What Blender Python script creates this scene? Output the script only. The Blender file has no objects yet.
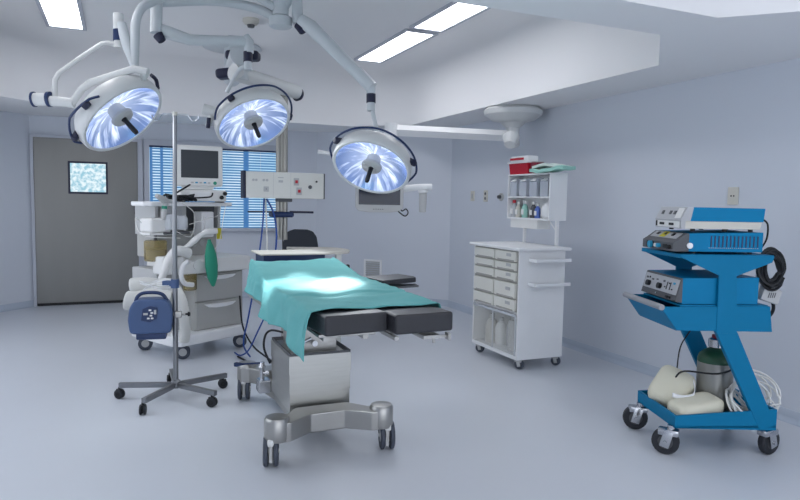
import bpy, bmesh, math, random
from mathutils import Vector, Matrix, Euler
random.seed(7)
PI = math.pi
COL = bpy.context.scene.collection
sc = bpy.context.scene

# ------------------------------------------------------------------ materials
def lin(c):
    return tuple((v/255/12.92) if v/255 <= .04045 else ((v/255+.055)/1.055)**2.4 for v in c)

def mat(name, rgb, rough=.5, metal=0., noise=0., nscale=6., bump=0., bscale=200., emit=None, es=0., alpha=1., trans=0., coat=0., stretch=None, ior=1.45):
    m = bpy.data.materials.new(name); m.use_nodes = True
    nt = m.node_tree; b = nt.nodes['Principled BSDF']
    c = lin(rgb)
    b.inputs['Base Color'].default_value = (*c, 1)
    b.inputs['Roughness'].default_value = rough
    b.inputs['Metallic'].default_value = metal
    b.inputs['IOR'].default_value = ior
    if coat: b.inputs['Coat Weight'].default_value = coat
    if trans: b.inputs['Transmission Weight'].default_value = trans
    if alpha < 1: b.inputs['Alpha'].default_value = alpha
    if emit:
        b.inputs['Emission Color'].default_value = (*lin(emit), 1); b.inputs['Emission Strength'].default_value = es
    tc = nt.nodes.new('ShaderNodeTexCoord')
    mp = nt.nodes.new('ShaderNodeMapping')
    nt.links.new(tc.outputs['Object'], mp.inputs['Vector'])
    if stretch: mp.inputs['Scale'].default_value = stretch
    n = nt.nodes.new('ShaderNodeTexNoise'); n.inputs['Scale'].default_value = nscale; n.inputs['Detail'].default_value = 4
    nt.links.new(mp.outputs[0], n.inputs['Vector'])
    k = noise if noise else .03
    mix = nt.nodes.new('ShaderNodeMix'); mix.data_type = 'RGBA'
    mix.inputs[6].default_value = (*[v*(1-k) for v in c], 1)
    mix.inputs[7].default_value = (*[min(1, v*(1+k)) for v in c], 1)
    nt.links.new(n.outputs['Fac'], mix.inputs[0]); nt.links.new(mix.outputs[2], b.inputs['Base Color'])
    if bump:
        n2 = nt.nodes.new('ShaderNodeTexNoise'); n2.inputs['Scale'].default_value = bscale
        nt.links.new(mp.outputs[0], n2.inputs['Vector'])
        bp = nt.nodes.new('ShaderNodeBump'); bp.inputs['Strength'].default_value = bump; bp.inputs['Distance'].default_value = .01
        nt.links.new(n2.outputs['Fac'], bp.inputs['Height']); nt.links.new(bp.outputs[0], b.inputs['Normal'])
    return m

M = {}
M['wall'] = mat('wall_paint', (208, 213, 222), .55, noise=.02, nscale=1.2)
M['ceil'] = mat('ceiling_paint', (236, 236, 237), .7, noise=.015, nscale=1.)
M['floor'] = mat('vinyl_floor', (206, 210, 217), .28, noise=.03, nscale=1.5, bump=.03, bscale=8)
M['base'] = mat('coved_vinyl', (178, 188, 202), .4)
M['trim'] = mat('grey_trim', (186, 190, 200), .45)
M['steel_door'] = mat('brushed_door_steel', (126, 126, 124), .42, .75, noise=.12, nscale=3, stretch=(1, 1, .25))
M['steel'] = mat('brushed_steel', (186, 186, 182), .32, .95, noise=.08, nscale=8, stretch=(1, 1, 12))
M['steel_lt'] = mat('satin_cast_steel', (170, 169, 166), .34, .85, noise=.04, nscale=5)
M['chrome'] = mat('chrome', (190, 192, 196), .22, .95)
M['col'] = mat('anodised_column', (160, 158, 152), .35, .7)
M['lampw'] = mat('lamp_enamel', (206, 208, 208), .35)
M['arm'] = mat('arm_enamel', (196, 202, 206), .35)
M['white'] = mat('white_enamel', (236, 237, 238), .4)
M['whitep'] = mat('white_plastic', (228, 228, 226), .45)
M['panelw'] = mat('service_panel_white', (222, 222, 216), .45)
M['polem'] = mat('pole_steel', (138, 140, 144), .35, .85)
M['cream'] = mat('cream_laminate', (206, 203, 193), .5)
M['drawer'] = mat('drawer_cream', (226, 225, 217), .5)
M['dgap'] = mat('drawer_shadow_gap', (168, 166, 160), .7)  # grey that paints the shade in drawer gaps and under the pulls
M['mgrey'] = mat('machine_grey', (176, 176, 173), .5)
M['lgrey'] = mat('light_grey_plastic', (185, 186, 186), .5)
M['navy'] = mat('navy_plastic', (22, 45, 88), .4)
M['navyd'] = mat('dark_navy_cover', (28, 32, 58), .5)
M['pump'] = mat('pump_blue', (68, 90, 130), .4)
M['pumpd'] = mat('pump_dark_blue', (38, 56, 94), .4)
M['blue'] = mat('trolley_blue', (0, 116, 160), .5, noise=.04, ior=1.28)
M['devblue'] = mat('device_blue', (0, 122, 170), .5, noise=.03, ior=1.28)
M['lipgrey'] = mat('grey_rubber_lip', (150, 152, 158), .5)
M['vinyl'] = mat('black_vinyl', (44, 45, 50), .42, bump=.1, bscale=60)
M['rubber'] = mat('dark_rubber', (38, 40, 46), .6)
M['grubber'] = mat('grey_rubber', (72, 78, 90), .6)
M['black'] = mat('black_plastic', (18, 19, 24), .45)
M['drape'] = mat('teal_drape', (100, 172, 172), .85, noise=.06, nscale=14, bump=.12, bscale=60)
M['green'] = mat('green_rubber', (42, 146, 118), .5)
M['screen'] = mat('monitor_glass', (56, 60, 66), .5)
M['screenb'] = mat('dark_blue_screen', (14, 26, 48), .12)
M['chair'] = mat('charcoal_fabric', (50, 54, 62), .85)
M['amber'] = mat('amber_plastic', (150, 132, 72), .25, alpha=.6)
M['clear'] = mat('clear_plastic', (226, 232, 242), .15, alpha=.45)
M['clearw'] = mat('milky_clear_plastic', (226, 230, 236), .25, alpha=.6)
M['glass'] = mat('clear_door_panel', (232, 232, 226), .08, alpha=.18)
M['red'] = mat('red_plastic', (188, 18, 44), .5)
M['redd'] = mat('dark_red_pack', (132, 40, 60), .6)
M['mint'] = mat('mint_cloth', (158, 208, 196), .85)
M['palem'] = mat('pale_cloth', (214, 226, 220), .85)
M['yellow'] = mat('yellow_tag', (206, 196, 50), .6)
M['foam'] = mat('cream_foam_pad', (222, 218, 198), .75, noise=.04, nscale=5)
M['cyl'] = mat('cylinder_aluminium', (150, 150, 146), .35, .6)
M['cylg'] = mat('cylinder_green', (34, 76, 54), .45)
M['hose'] = mat('white_corrugated_hose', (216, 216, 212), .6)
M['cablew'] = mat('white_cable', (222, 222, 218), .5)
M['cableb'] = mat('black_cable', (26, 28, 32), .5)
M['blueh'] = mat('blue_hose', (30, 72, 148), .45)
M['slat'] = mat('blind_slat_blue_glow', (92, 144, 190), .5, emit=(70, 125, 180), es=.38)  # glow stands in for daylight coming through slats, also on mullions and rail
M['led'] = mat('blue_button', (40, 150, 190), .4)
M['dgrey'] = mat('dark_grey_plastic', (84, 86, 90), .5)
M['panelt'] = mat('instrument_silver', (176, 178, 182), .4)
M['bluebox'] = mat('blue_carton', (96, 124, 200), .5)

def emis(name, rgb, s):
    m = bpy.data.materials.new(name); m.use_nodes = True; nt = m.node_tree; nt.nodes.clear()
    e = nt.nodes.new('ShaderNodeEmission'); e.inputs[0].default_value = (*lin(rgb), 1); e.inputs[1].default_value = s
    o = nt.nodes.new('ShaderNodeOutputMaterial'); nt.links.new(e.outputs[0], o.inputs[0]); return m
M['lightpanel'] = emis('panel_diffuser', (250, 250, 255), 6.8)
M['bulb'] = emis('lamp_bulb', (240, 246, 255), 4.)

def sky_pane(name, c1, c2, s, scale):
    m = bpy.data.materials.new(name); m.use_nodes = True; nt = m.node_tree; nt.nodes.clear()
    tc = nt.nodes.new('ShaderNodeTexCoord'); n = nt.nodes.new('ShaderNodeTexNoise'); n.inputs['Scale'].default_value = scale; n.inputs['Detail'].default_value = 6
    nt.links.new(tc.outputs['Object'], n.inputs['Vector'])
    r = nt.nodes.new('ShaderNodeValToRGB'); r.color_ramp.elements[0].position = .4; r.color_ramp.elements[1].position = .6
    r.color_ramp.elements[0].color = (*lin(c1), 1); r.color_ramp.elements[1].color = (*lin(c2), 1)
    nt.links.new(n.outputs['Fac'], r.inputs[0])
    e = nt.nodes.new('ShaderNodeEmission'); nt.links.new(r.outputs[0], e.inputs[0]); e.inputs[1].default_value = s
    o = nt.nodes.new('ShaderNodeOutputMaterial'); nt.links.new(e.outputs[0], o.inputs[0]); return m
M['sky'] = sky_pane('daylight_pane', (175, 215, 240), (215, 236, 250), 1.0, 2.)
M['frost'] = sky_pane('frosted_pane', (150, 196, 214), (226, 240, 246), 1.0, 22.)

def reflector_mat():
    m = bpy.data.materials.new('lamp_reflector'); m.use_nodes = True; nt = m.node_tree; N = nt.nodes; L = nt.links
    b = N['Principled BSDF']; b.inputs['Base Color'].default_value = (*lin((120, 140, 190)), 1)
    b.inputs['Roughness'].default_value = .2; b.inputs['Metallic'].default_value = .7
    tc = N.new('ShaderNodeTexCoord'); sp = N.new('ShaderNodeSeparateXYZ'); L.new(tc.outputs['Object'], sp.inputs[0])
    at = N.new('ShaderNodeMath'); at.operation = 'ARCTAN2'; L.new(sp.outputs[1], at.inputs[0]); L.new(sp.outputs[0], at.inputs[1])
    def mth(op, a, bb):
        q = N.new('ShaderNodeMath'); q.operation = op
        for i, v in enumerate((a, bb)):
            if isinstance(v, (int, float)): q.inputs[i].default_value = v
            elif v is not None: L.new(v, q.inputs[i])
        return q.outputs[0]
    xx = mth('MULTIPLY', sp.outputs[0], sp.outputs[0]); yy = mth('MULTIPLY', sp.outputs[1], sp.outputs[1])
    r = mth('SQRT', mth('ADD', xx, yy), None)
    # mirror glints and glow painted as emission: soft blotches plus thin radial streaks
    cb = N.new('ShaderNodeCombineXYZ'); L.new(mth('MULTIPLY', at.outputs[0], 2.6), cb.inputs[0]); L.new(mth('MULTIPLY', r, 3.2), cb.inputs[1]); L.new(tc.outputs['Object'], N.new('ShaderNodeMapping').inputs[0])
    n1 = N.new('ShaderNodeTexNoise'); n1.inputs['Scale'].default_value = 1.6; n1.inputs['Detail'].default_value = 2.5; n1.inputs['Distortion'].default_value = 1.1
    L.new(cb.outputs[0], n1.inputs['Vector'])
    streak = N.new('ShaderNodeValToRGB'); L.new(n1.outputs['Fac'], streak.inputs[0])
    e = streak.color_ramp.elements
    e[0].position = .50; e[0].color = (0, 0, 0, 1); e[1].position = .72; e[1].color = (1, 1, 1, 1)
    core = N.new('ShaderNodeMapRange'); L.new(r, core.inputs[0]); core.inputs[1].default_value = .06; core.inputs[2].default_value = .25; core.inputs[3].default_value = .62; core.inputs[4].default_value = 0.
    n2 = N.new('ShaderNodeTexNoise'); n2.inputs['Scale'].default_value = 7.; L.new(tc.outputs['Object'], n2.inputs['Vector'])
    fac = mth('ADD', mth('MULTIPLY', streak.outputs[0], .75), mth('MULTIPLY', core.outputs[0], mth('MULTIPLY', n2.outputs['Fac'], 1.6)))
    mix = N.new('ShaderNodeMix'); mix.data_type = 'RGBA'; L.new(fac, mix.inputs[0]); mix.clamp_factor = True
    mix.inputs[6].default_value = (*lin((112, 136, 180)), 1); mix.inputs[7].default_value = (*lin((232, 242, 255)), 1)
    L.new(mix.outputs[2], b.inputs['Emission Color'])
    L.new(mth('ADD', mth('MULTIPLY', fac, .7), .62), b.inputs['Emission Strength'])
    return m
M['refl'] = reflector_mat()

# ------------------------------------------------------------------ mesh builder
def mrot(c, rot): return Matrix.Translation(Vector(c)) @ Euler(rot, 'XYZ').to_matrix().to_4x4()

class MB:
    def __init__(s): s.bm = bmesh.new(); s.bev = False
    def add(s, t, Mx=None):
        if Mx is not None: bmesh.ops.transform(t, matrix=Mx, verts=t.verts)
        mp = {v: s.bm.verts.new(v.co) for v in t.verts}
        for f in t.faces:
            try: s.bm.faces.new([mp[v] for v in f.verts])
            except ValueError: pass
        t.free(); return s
    def box(s, c, size, rot=(0, 0, 0), bev=0., seg=2):
        t = bmesh.new(); bmesh.ops.create_cube(t, size=1.)
        bmesh.ops.scale(t, vec=Vector(size), verts=t.verts)
        if bev: s.bev = True
        if bev: bmesh.ops.bevel(t, geom=t.edges[:], offset=min(bev, min(size)*.49), segments=seg, profile=.5, affect='EDGES')
        return s.add(t, mrot(c, rot))
    def span(s, a, b, bev=0., seg=2):
        c = [(p+q)/2 for p, q in zip(a, b)]; z = [abs(q-p) for p, q in zip(a, b)]
        return s.box(c, z, (0, 0, 0), bev, seg)
    def cyl(s, p0, p1, r0, r1=None, n=20):
        return s.tube([p0, p1], [r0, r0 if r1 is None else r1], n)
    def tube(s, pts, r, n=10, closed=False, cap=True):
        pts = [Vector(p) for p in pts]; N = len(pts)
        rs = r if isinstance(r, (list, tuple)) else [r]*N
        T = []
        for i in range(N):
            if closed: d = pts[(i+1) % N]-pts[i-1]
            elif i == 0: d = pts[1]-pts[0]
            elif i == N-1: d = pts[-1]-pts[-2]
            else: d = (pts[i+1]-pts[i]).normalized()+(pts[i]-pts[i-1]).normalized()
            T.append(d.normalized())
        a = Vector((0, 0, 1)) if abs(T[0].z) < .9 else Vector((1, 0, 0))
        u = T[0].cross(a).normalized(); rings = []
        for i in range(N):
            u = (u-T[i]*u.dot(T[i])).normalized(); w = T[i].cross(u)
            k = 1.
            if not closed and 0 < i < N-1:
                cs = (pts[i+1]-pts[i]).normalized().dot(T[i]); k = 1/max(.6, cs)
            rings.append([s.bm.verts.new(pts[i]+(u*math.cos(2*PI*j/n)+w*math.sin(2*PI*j/n))*rs[i]*(k if i else 1)) for j in range(n)])
        m = N if closed else N-1
        for i in range(m):
            A, B = rings[i], rings[(i+1) % N]
            for j in range(n): s.bm.faces.new([A[j], A[(j+1) % n], B[(j+1) % n], B[j]])
        if cap and not closed:
            s.bm.faces.new(rings[0][::-1]); s.bm.faces.new(rings[-1])
        return s
    def lathe(s, prof, c=(0, 0, 0), n=32, Mx=None):
        t = bmesh.new(); rings = []
        for (r, z) in prof:
            rings.append([t.verts.new((0, 0, z))] if r < 1e-5 else [t.verts.new((r*math.cos(2*PI*j/n), r*math.sin(2*PI*j/n), z)) for j in range(n)])
        for A, B in zip(rings[:-1], rings[1:]):
            for j in range(n):
                a = A[j % len(A)], A[(j+1) % len(A)]; b = B[j % len(B)], B[(j+1) % len(B)]
                vs = []
                for v in (a[0], a[1], b[1], b[0]):
                    if v not in vs: vs.append(v)
                if len(vs) > 2: t.faces.new(vs)
        return s.add(t, Mx if Mx is not None else Matrix.Translation(Vector(c)))
    def prism(s, poly, h, Mx=None, bev=0.):
        """poly in local XY, extruded along local Z by h"""
        t = bmesh.new(); vs = [t.verts.new((x, y, 0)) for x, y in poly]; f = t.faces.new(vs)
        r = bmesh.ops.extrude_face_region(t, geom=[f])
        bmesh.ops.translate(t, vec=(0, 0, h), verts=[v for v in r['geom'] if isinstance(v, bmesh.types.BMVert)])
        bmesh.ops.recalc_face_normals(t, faces=t.faces)
        if bev: s.bev = True
        if bev: bmesh.ops.bevel(t, geom=t.edges[:], offset=bev, segments=2, profile=.5, affect='EDGES')
        return s.add(t, Mx)
    def prism_xz(s, poly, y0, y1, bev=0.):   # poly = (x, z), extruded along +y
        Mx = Matrix(((1, 0, 0, 0), (0, 0, 1, y0), (0, 1, 0, 0), (0, 0, 0, 1)))
        return s.prism(poly, y1-y0, Mx, bev)
    def grid(s, f, nu, nv):
        V = [[s.bm.verts.new(f(i/nu, j/nv)) for j in range(nv+1)] for i in range(nu+1)]
        for i in range(nu):
            for j in range(nv): s.bm.faces.new([V[i][j], V[i+1][j], V[i+1][j+1], V[i][j+1]])
        return s
    def build(s, name, m, parent=None, world=False, ang=38, flat=False, recalc=True):
        if world and parent is not None:
            bmesh.ops.transform(s.bm, matrix=ROOTS[parent.name].inverted(), verts=s.bm.verts)
        if recalc: bmesh.ops.recalc_face_normals(s.bm, faces=s.bm.faces)
        for f in s.bm.faces: f.smooth = not flat
        for e in s.bm.edges:
            if len(e.link_faces) == 2 and e.calc_face_angle(0) > math.radians(ang): e.smooth = False
        me = bpy.data.meshes.new(name); s.bm.to_mesh(me); s.bm.free()
        me.materials.append(M[m] if isinstance(m, str) else m)
        o = bpy.data.objects.new(name, me); COL.objects.link(o)
        if s.bev: wn = o.modifiers.new('normals', 'WEIGHTED_NORMAL'); wn.keep_sharp = True; wn.weight = 100
        if parent is not None:
            o.parent = parent
            ROOTS[o.name] = ROOTS[parent.name]
        else: ROOTS[o.name] = Matrix.Identity(4)
        return o

ROOTS = {}
def tag(o, label, cat, group=None, kind=None):
    if label: o['label'] = label
    if cat: o['category'] = cat
    if group: o['group'] = group
    if kind: o['kind'] = kind
    return o
def thing(name, label, cat, loc=(0, 0, 0), rotz=0., group=None, Mx=None):
    o = bpy.data.objects.new(name, None); COL.objects.link(o); o.empty_display_size = .1
    if Mx is None: Mx = Matrix.Translation(Vector(loc)) @ Matrix.Rotation(rotz, 4, 'Z')
    o.matrix_world = Mx; ROOTS[o.name] = Mx.copy()
    return tag(o, label, cat, group)
def struct(mb, name, m, parent=None, **k):
    o = mb.build(name, m, parent, **k)
    if parent is None: o['kind'] = 'structure'
    return o
def single(mb, name, m, label, cat, origin=None, group=None, **k):
    """a thing that is one mesh, with its origin at its base"""
    if origin is None:
        xs = [v.co.x for v in mb.bm.verts]; ys = [v.co.y for v in mb.bm.verts]; zs = [v.co.z for v in mb.bm.verts]
        origin = ((min(xs)+max(xs))/2, (min(ys)+max(ys))/2, min(zs))
    bmesh.ops.translate(mb.bm, vec=-Vector(origin), verts=mb.bm.verts)
    o = mb.build(name, m, None, **k); o.location = origin; ROOTS[o.name] = Matrix.Translation(Vector(origin))
    return tag(o, label, cat, group)
def dup(root, loc=None, label=None):
    def cp(o, par):
        c = o.copy(); COL.objects.link(c)
        if par is not None: c.parent = par
        for ch in o.children: cp(ch, c)
        return c
    r = cp(root, None)
    if loc is not None: r.location = loc
    if label: r['label'] = label
    ROOTS[r.name] = Matrix.Translation(Vector(loc)) if loc is not None else ROOTS[root.name]
    return r
def smooth_path(pts, k=6):
    P = [Vector(p) for p in pts]; out = []
    for i in range(len(P)-1):
        p0 = P[max(i-1, 0)]; p1 = P[i]; p2 = P[i+1]; p3 = P[min(i+2, len(P)-1)]
        for j in range(k):
            t = j/k
            out.append(.5*((2*p1)+(-p0+p2)*t+(2*p0-5*p1+4*p2-p3)*t*t+(-p0+3*p1-3*p2+p3)*t**3))
    out.append(P[-1]); return out
def caster(parent, x, y, r, top, swing=0., twin=True, fork='steel_lt', tyre='rubber', hub='whitep', w=.022, off=None):
    """fork with wheel(s); the wheel touches z=0; local axes of the parent"""
    off = r*.35 if off is None else off
    R = Matrix.Translation(Vector((x, y, 0))) @ Matrix.Rotation(swing, 4, 'Z')
    f = MB()
    t = MB(); t.cyl((0, 0, 2*r), (0, 0, top), r*.28, n=12)
    t.box((off*.5, 0, r*1.75), (r*1.5, w*1.2 if twin else w*2.2, r*.5), bev=r*.12)
    if twin: t.box((off, 0, r*1.05), (r*1.1, w*.8, r*1.5), bev=r*.15)
    else:
        for sgn in (-1, 1): t.box((off*.8, sgn*w*1.05, r*1.25), (r*.7, w*.25, r*1.3), (0, -.25, 0), bev=.002)
    t.cyl((off, -w*1.5, r), (off, w*1.5, r), r*.14, n=10)
    f.add(t.bm, R)
    fo = f.build('caster', fork, parent)
    offs = (-w*.9, w*.9) if twin else (0,)
    for oy in offs:
        g = MB(); q = MB(); ww = w*.42 if twin else w*.75
        Mx = Matrix.Translation(Vector((off, oy, r))) @ Matrix.Rotation(PI/2, 4, 'X')
        q.lathe([(r*.55, -ww), (r*.9, -ww), (r, -ww*.6), (r, ww*.6), (r*.9, ww), (r*.55, ww), (r*.55, -ww)], n=24, Mx=Mx)
        g.add(q.bm, R); g.build('wheel', tyre, fo)
        g = MB(); q = MB()
        q.lathe([(0, -ww*.7), (r*.58, -ww*.7), (r*.58, ww*.7), (0, ww*.7)], n=20, Mx=Mx)
        g.add(q.bm, R); g.build('wheel_hub', hub, fo)
    return fo

# ------------------------------------------------------------------ camera
cam = bpy.data.cameras.new('camera'); co = bpy.data.objects.new('camera', cam); COL.objects.link(co)
cam.sensor_fit = 'HORIZONTAL'; cam.sensor_width = 36.; cam.lens = 28.8; cam.clip_start = .05
co.matrix_world = Matrix.Translation((0, 0, 1.4)) @ Matrix.Rotation(math.radians(-23.63), 4, 'Z') @ Matrix.Rotation(PI/2-math.atan(50/640), 4, 'X') @ Matrix.Rotation(math.radians(1.03), 4, 'Z')
sc.camera = co

# ------------------------------------------------------------------ room shell
SO, UP = 2.353, 3.02
XR, YB, XL, YF = 4.0, 9.05, -1.75, -3.2
LC = (-1.0, YB); LC2 = (XL, YB-.75)
outline = [(XR, YF), (XR, 7.5), (2.62, YB), LC, LC2, (XL, YF)]
b = MB(); b.prism([(XL-.2, YF-.2), (XR+.2, YF-.2), (XR+.2, YB+.2), (XL-.2, YB+.2)], -.1); struct(b, 'floor', 'floor')
def wall(name, p, q, mname='wall', z0=0., z1=SO, th=.12, off=0.):
    p, q = Vector(p), Vector(q); d = (q-p).normalized(); n = Vector((-d.y, d.x))
    c = Vector((1.2, 3.0))
    if (c-p).dot(n) > 0: n = -n      # outward
    a = MB(); e = d*(.0)
    P = [p-n*off-e, q-n*off+e, q+n*th+e, p+n*th-e]
    a.prism([(v.x, v.y) for v in P], z1-z0, Matrix.Translation((0, 0, z0)))
    return struct(a, name, mname)
wall('wall_right', outline[0], outline[1]); wall('wall_back_right', outline[1], outline[2])
wall('wall_back', outline[2], outline[3]); wall('wall_back_left', outline[3], outline[4])
# left wall; unseen window band added, and side behind camera left open, for fill daylight
a = MB()
a.span((XL-.12, YF, 0), (XL, YB-.75, .75)); a.span((XL-.12, YF, 2.0), (XL, YB-.75, SO)); a.span((XL-.12, 7.3, .75), (XL, YB-.75, 2.0)); a.span((XL-.12, YF, .75), (XL, 2.4, 2.0))
struct(a, 'wall_left', 'wall')
a = MB()
for q in range(5): a.span((XL-.08, 2.4+q*1.2125, .75), (XL-.03, 2.45+q*1.2125, 2.0))
struct(a, 'fill_window_bars', 'trim')
# coved skirting: floor vinyl turned up the wall
def cove(name, p, q):
    p, q = Vector(p), Vector(q); d = (q-p).normalized(); n = Vector((-d.y, d.x))
    if (Vector((1.2, 3.))-p).dot(n) < 0: n = -n    # inward
    prof = [(.045, .0005), (.028, .005), (.014, .016), (.007, .034), (.005, .075), (.0, .078)]
    a = MB(); rows = []
    for e in (p, q):
        rows.append([a.bm.verts.new((e.x+n.x*o, e.y+n.y*o, z)) for o, z in prof])
    for i in range(len(prof)-1): a.bm.faces.new([rows[0][i], rows[0][i+1], rows[1][i+1], rows[1][i]])
    return struct(a, name, 'base', ang=60)
cove('baseboard_right', outline[0], outline[1]); cove('baseboard_back_right', outline[1], outline[2])
cove('baseboard_back', outline[2], (.29, YB)); cove('baseboard_back_left', outline[3], outline[4]); cove('baseboard_left', outline[4], outline[5])
# ceiling: lower soffit with two raised trays that have cut corners
def tray(x0, x1, y0, y1, c=.6):
    return [(x0+c, y0), (x1-c, y0), (x1, y0+c), (x1, y1-c), (x1-c, y1), (x0+c, y1), (x0, y1-c), (x0, y0+c)]
trays = [tray(-1.08, 3.4, 2.8, 8.07), tray(-1.08, 3.4, -2.6, 2.42)]
a = MB(); loops = []
for lp in [outline]+trays:
    vs = [a.bm.verts.new((x, y, SO)) for x, y in lp]
    for i in range(len(vs)): a.bm.edges.new((vs[i], vs[(i+1) % len(vs)]))
    loops.append(vs)
bmesh.ops.triangle_fill(a.bm, edges=a.bm.edges[:], use_beauty=True)
for vs in loops[1:]:
    up = [a.bm.verts.new((v.co.x, v.co.y, UP)) for v in vs]; n = len(vs)
    for i in range(n): a.bm.faces.new([vs[i], vs[(i+1) % n], up[(i+1) % n], up[i]])
    a.bm.faces.new(up)
struct(a, 'ceiling', 'ceil', ang=5, recalc=False)

# ceiling light panels
def panel(x0, x1, y0, y1, label):
    random.seed(1)
    t = thing('ceiling_light', label, 'ceiling light', ((x0+x1)/2, (y0+y1)/2, UP-.012), 0, 'fluorescent ceiling panels')
    w, h = (x1-x0)/2, (y1-y0)/2; f = MB(); e = .035
    for s in (-1, 1):
        f.box((s*(w+e/2), 0, 0), (e, 2*h+2*e, .022), bev=.004); f.box((0, s*(h+e/2), 0), (2*w, e, .022), bev=.004)
    f.build('frame', 'trim', t)
    d = MB(); d.box((0, 0, .003), (2*w, 2*h, .012)); d.build('diffuser', 'lightpanel', t)
for (x0, x1, lab) in ((2.53, 2.81, 'right'), (-.59, -.31, 'left')):
    for (y0, y1, w) in ((5.70, 7.1, 'farther'), (4.13, 5.55, 'nearer')):
        panel(x0, x1, y0, y1, 'bright white fluorescent panel in the raised ceiling, %s one of the %s-hand pair' % (w, lab))
    panel(x0, x1, -.9, 1.3, 'added unseen white fill-light panel in the nearer ceiling recess on the %s-hand side' % lab)  # unseen side panels, added as light for the foreground

panel(1.02, 1.30, -1.6, .6, 'added unseen white fill-light panel in the middle of the nearer ceiling recess')  # extra panel out of view, put in to brighten the foreground floor
# steel sliding door
d = thing('door_1', None, None, (0, YB, 0)); d['kind'] = 'structure'
a = MB()
a.span((-1.0, YB-.05, 0), (-.965, YB+.0, 2.125)); a.span((-.965, YB-.05, 2.088), (.215, YB, 2.125)); a.span((.215, YB-.05, 0), (.275, YB, 2.125)); a.build('door_frame', 'trim', d, world=True)
a = MB(); a.span((-.965, YB-.03, .035), (.213, YB-.002, 2.088), bev=.003); leaf = a.build('door_leaf', 'steel_door', d, world=True)
a = MB(); a.span((-.99, YB-.025, .0), (.215, YB-.005, .034)); a.build('under_door_gap', 'black', d, world=True)  # black strip stands in for the dark gap under the leaf
a = MB(); a.span((-.592, YB-.036, 1.405), (-.140, YB-.028, 1.812), bev=.003); a.build('window_seal', 'navyd', leaf, world=True)
a = MB(); a.span((-.567, YB-.042, 1.43), (-.163, YB-.034, 1.787), bev=.003); a.build('pane', 'frost', leaf, world=True)
a = MB(); a.span((.165, YB-.075, 1.15), (.20, YB-.03, 1.30), bev=.006); a.build('handle', 'black', leaf, world=True)

# window with blind
w = thing('window_1', None, None, (1.2, YB, 1.0)); w['kind'] = 'structure'
a = MB()
a.span((.29, YB-.04, .975), (.355, YB, 2.05)); a.span((.29, YB-.04, 2.05), (2.16, YB, 2.13)); a.span((2.08, YB-.04, .975), (2.16, YB, 2.05)); a.span((.29, YB-.07, .93), (2.16, YB, .975), bev=.004)
a.build('window_frame', 'trim', w, world=True)
a = MB(); a.span((.35, YB-.006, .97), (2.09, YB-.002, 2.06)); a.build('pane', 'sky', w, world=True)
a = MB()
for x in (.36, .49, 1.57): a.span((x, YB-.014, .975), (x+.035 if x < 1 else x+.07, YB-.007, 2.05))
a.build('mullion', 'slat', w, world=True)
t = thing('venetian_blind', 'blue venetian blind lowered over the window beside the steel door', 'blind', (1.2, YB-.05, .99))
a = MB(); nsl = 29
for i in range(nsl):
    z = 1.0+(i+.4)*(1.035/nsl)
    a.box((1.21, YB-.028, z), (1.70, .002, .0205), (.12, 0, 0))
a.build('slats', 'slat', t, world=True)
a = MB(); a.span((.355, YB-.045, 2.03), (2.08, YB-.012, 2.052)); a.build('head_rail', 'navy', t, world=True)
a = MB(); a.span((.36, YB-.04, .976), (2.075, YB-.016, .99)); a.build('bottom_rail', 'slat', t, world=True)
a = MB()
for x in (.62, 1.2, 1.8): a.cyl((x, YB-.0425, .985), (x, YB-.0425, 2.03), .0015, n=6)
a.build('ladder_cord', 'cablew', t, world=True)

# ------------------------------------------------------------------ wall fittings
def wplate(y, z, w, h, label, kind, name='wall_socket'):
    t = thing(name, label, 'socket' if kind != 'switch' else 'switch', (XR, y, z), 0)
    a = MB(); a.box((-.006, 0, 0), (.012, w, h), bev=.004); a.build('cover_plate', 'cream', t)
    if kind == 'socket':
        for k in (-.011, .011):
            a = MB(); a.cyl((-.0115, k, 0), (-.0135, k, 0), .006, n=10); a.build('socket_hole', 'black', t)
    elif kind == 'double':
        for k in (-.028, .028):
            a = MB(); a.cyl((-.0115, 0, k), (-.0145, 0, k), .018, n=14); a.build('outlet', 'dgrey', t)
    else:
        a = MB(); a.box((-.014, 0, 0), (.008, .03, .06), bev=.002); a.build('rocker', 'lgrey', t)
wplate(3.24, 1.471, .085, .125, 'pale wall socket plate above the blue equipment trolley', 'socket')
wplate(6.92, 1.465, .085, .125, 'small switch plate on the right wall, nearest the room corner', 'switch', 'wall_switch')
wplate(6.61, 1.465, .085, .135, 'double socket plate between the switch plate and the round fitting', 'double')
t = thing('gas_outlet', 'small round grey fitting on the wall just left of the white supply rack', 'outlet', (XR, 6.27, 1.455))
a = MB(); a.cyl((0, 0, 0), (-.015, 0, 0), .045, n=20); a.build('flange', 'lgrey', t)
a = MB(); a.cyl((-.015, 0, 0), (-.05, 0, 0), .02, n=14); a.build('nozzle', 'dgrey', t)
# return-air grille on the angled wall
g0 = Vector((3.24, 8.346, 0)); gd = (Vector((4.0, 7.5, 0))-Vector((2.62, 9.05, 0))).normalized(); ga = math.atan2(gd.y, gd.x)
cc = Vector((2.62, 9.05, 0))+gd*(g0-Vector((2.62, 9.05, 0))).dot(gd)
t = thing('air_grille', 'white louvred air grille low on the angled wall behind the operating table', 'vent', (cc.x, cc.y, .29), ga)
a = MB()
for s in (-1, 1): a.box((s*.125, -.008, .13), (.03, .016, .28), bev=.003); a.box((0, -.008, .13+s*.127), (.24, .016, .026), bev=.003)
a.build('frame', 'white', t)
a = MB()
for i in range(8): a.box((0, -.008, .022+i*.031), (.225, .002, .024), (-.6, 0, 0))
a.build('louvre', 'lgrey', t)

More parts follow.
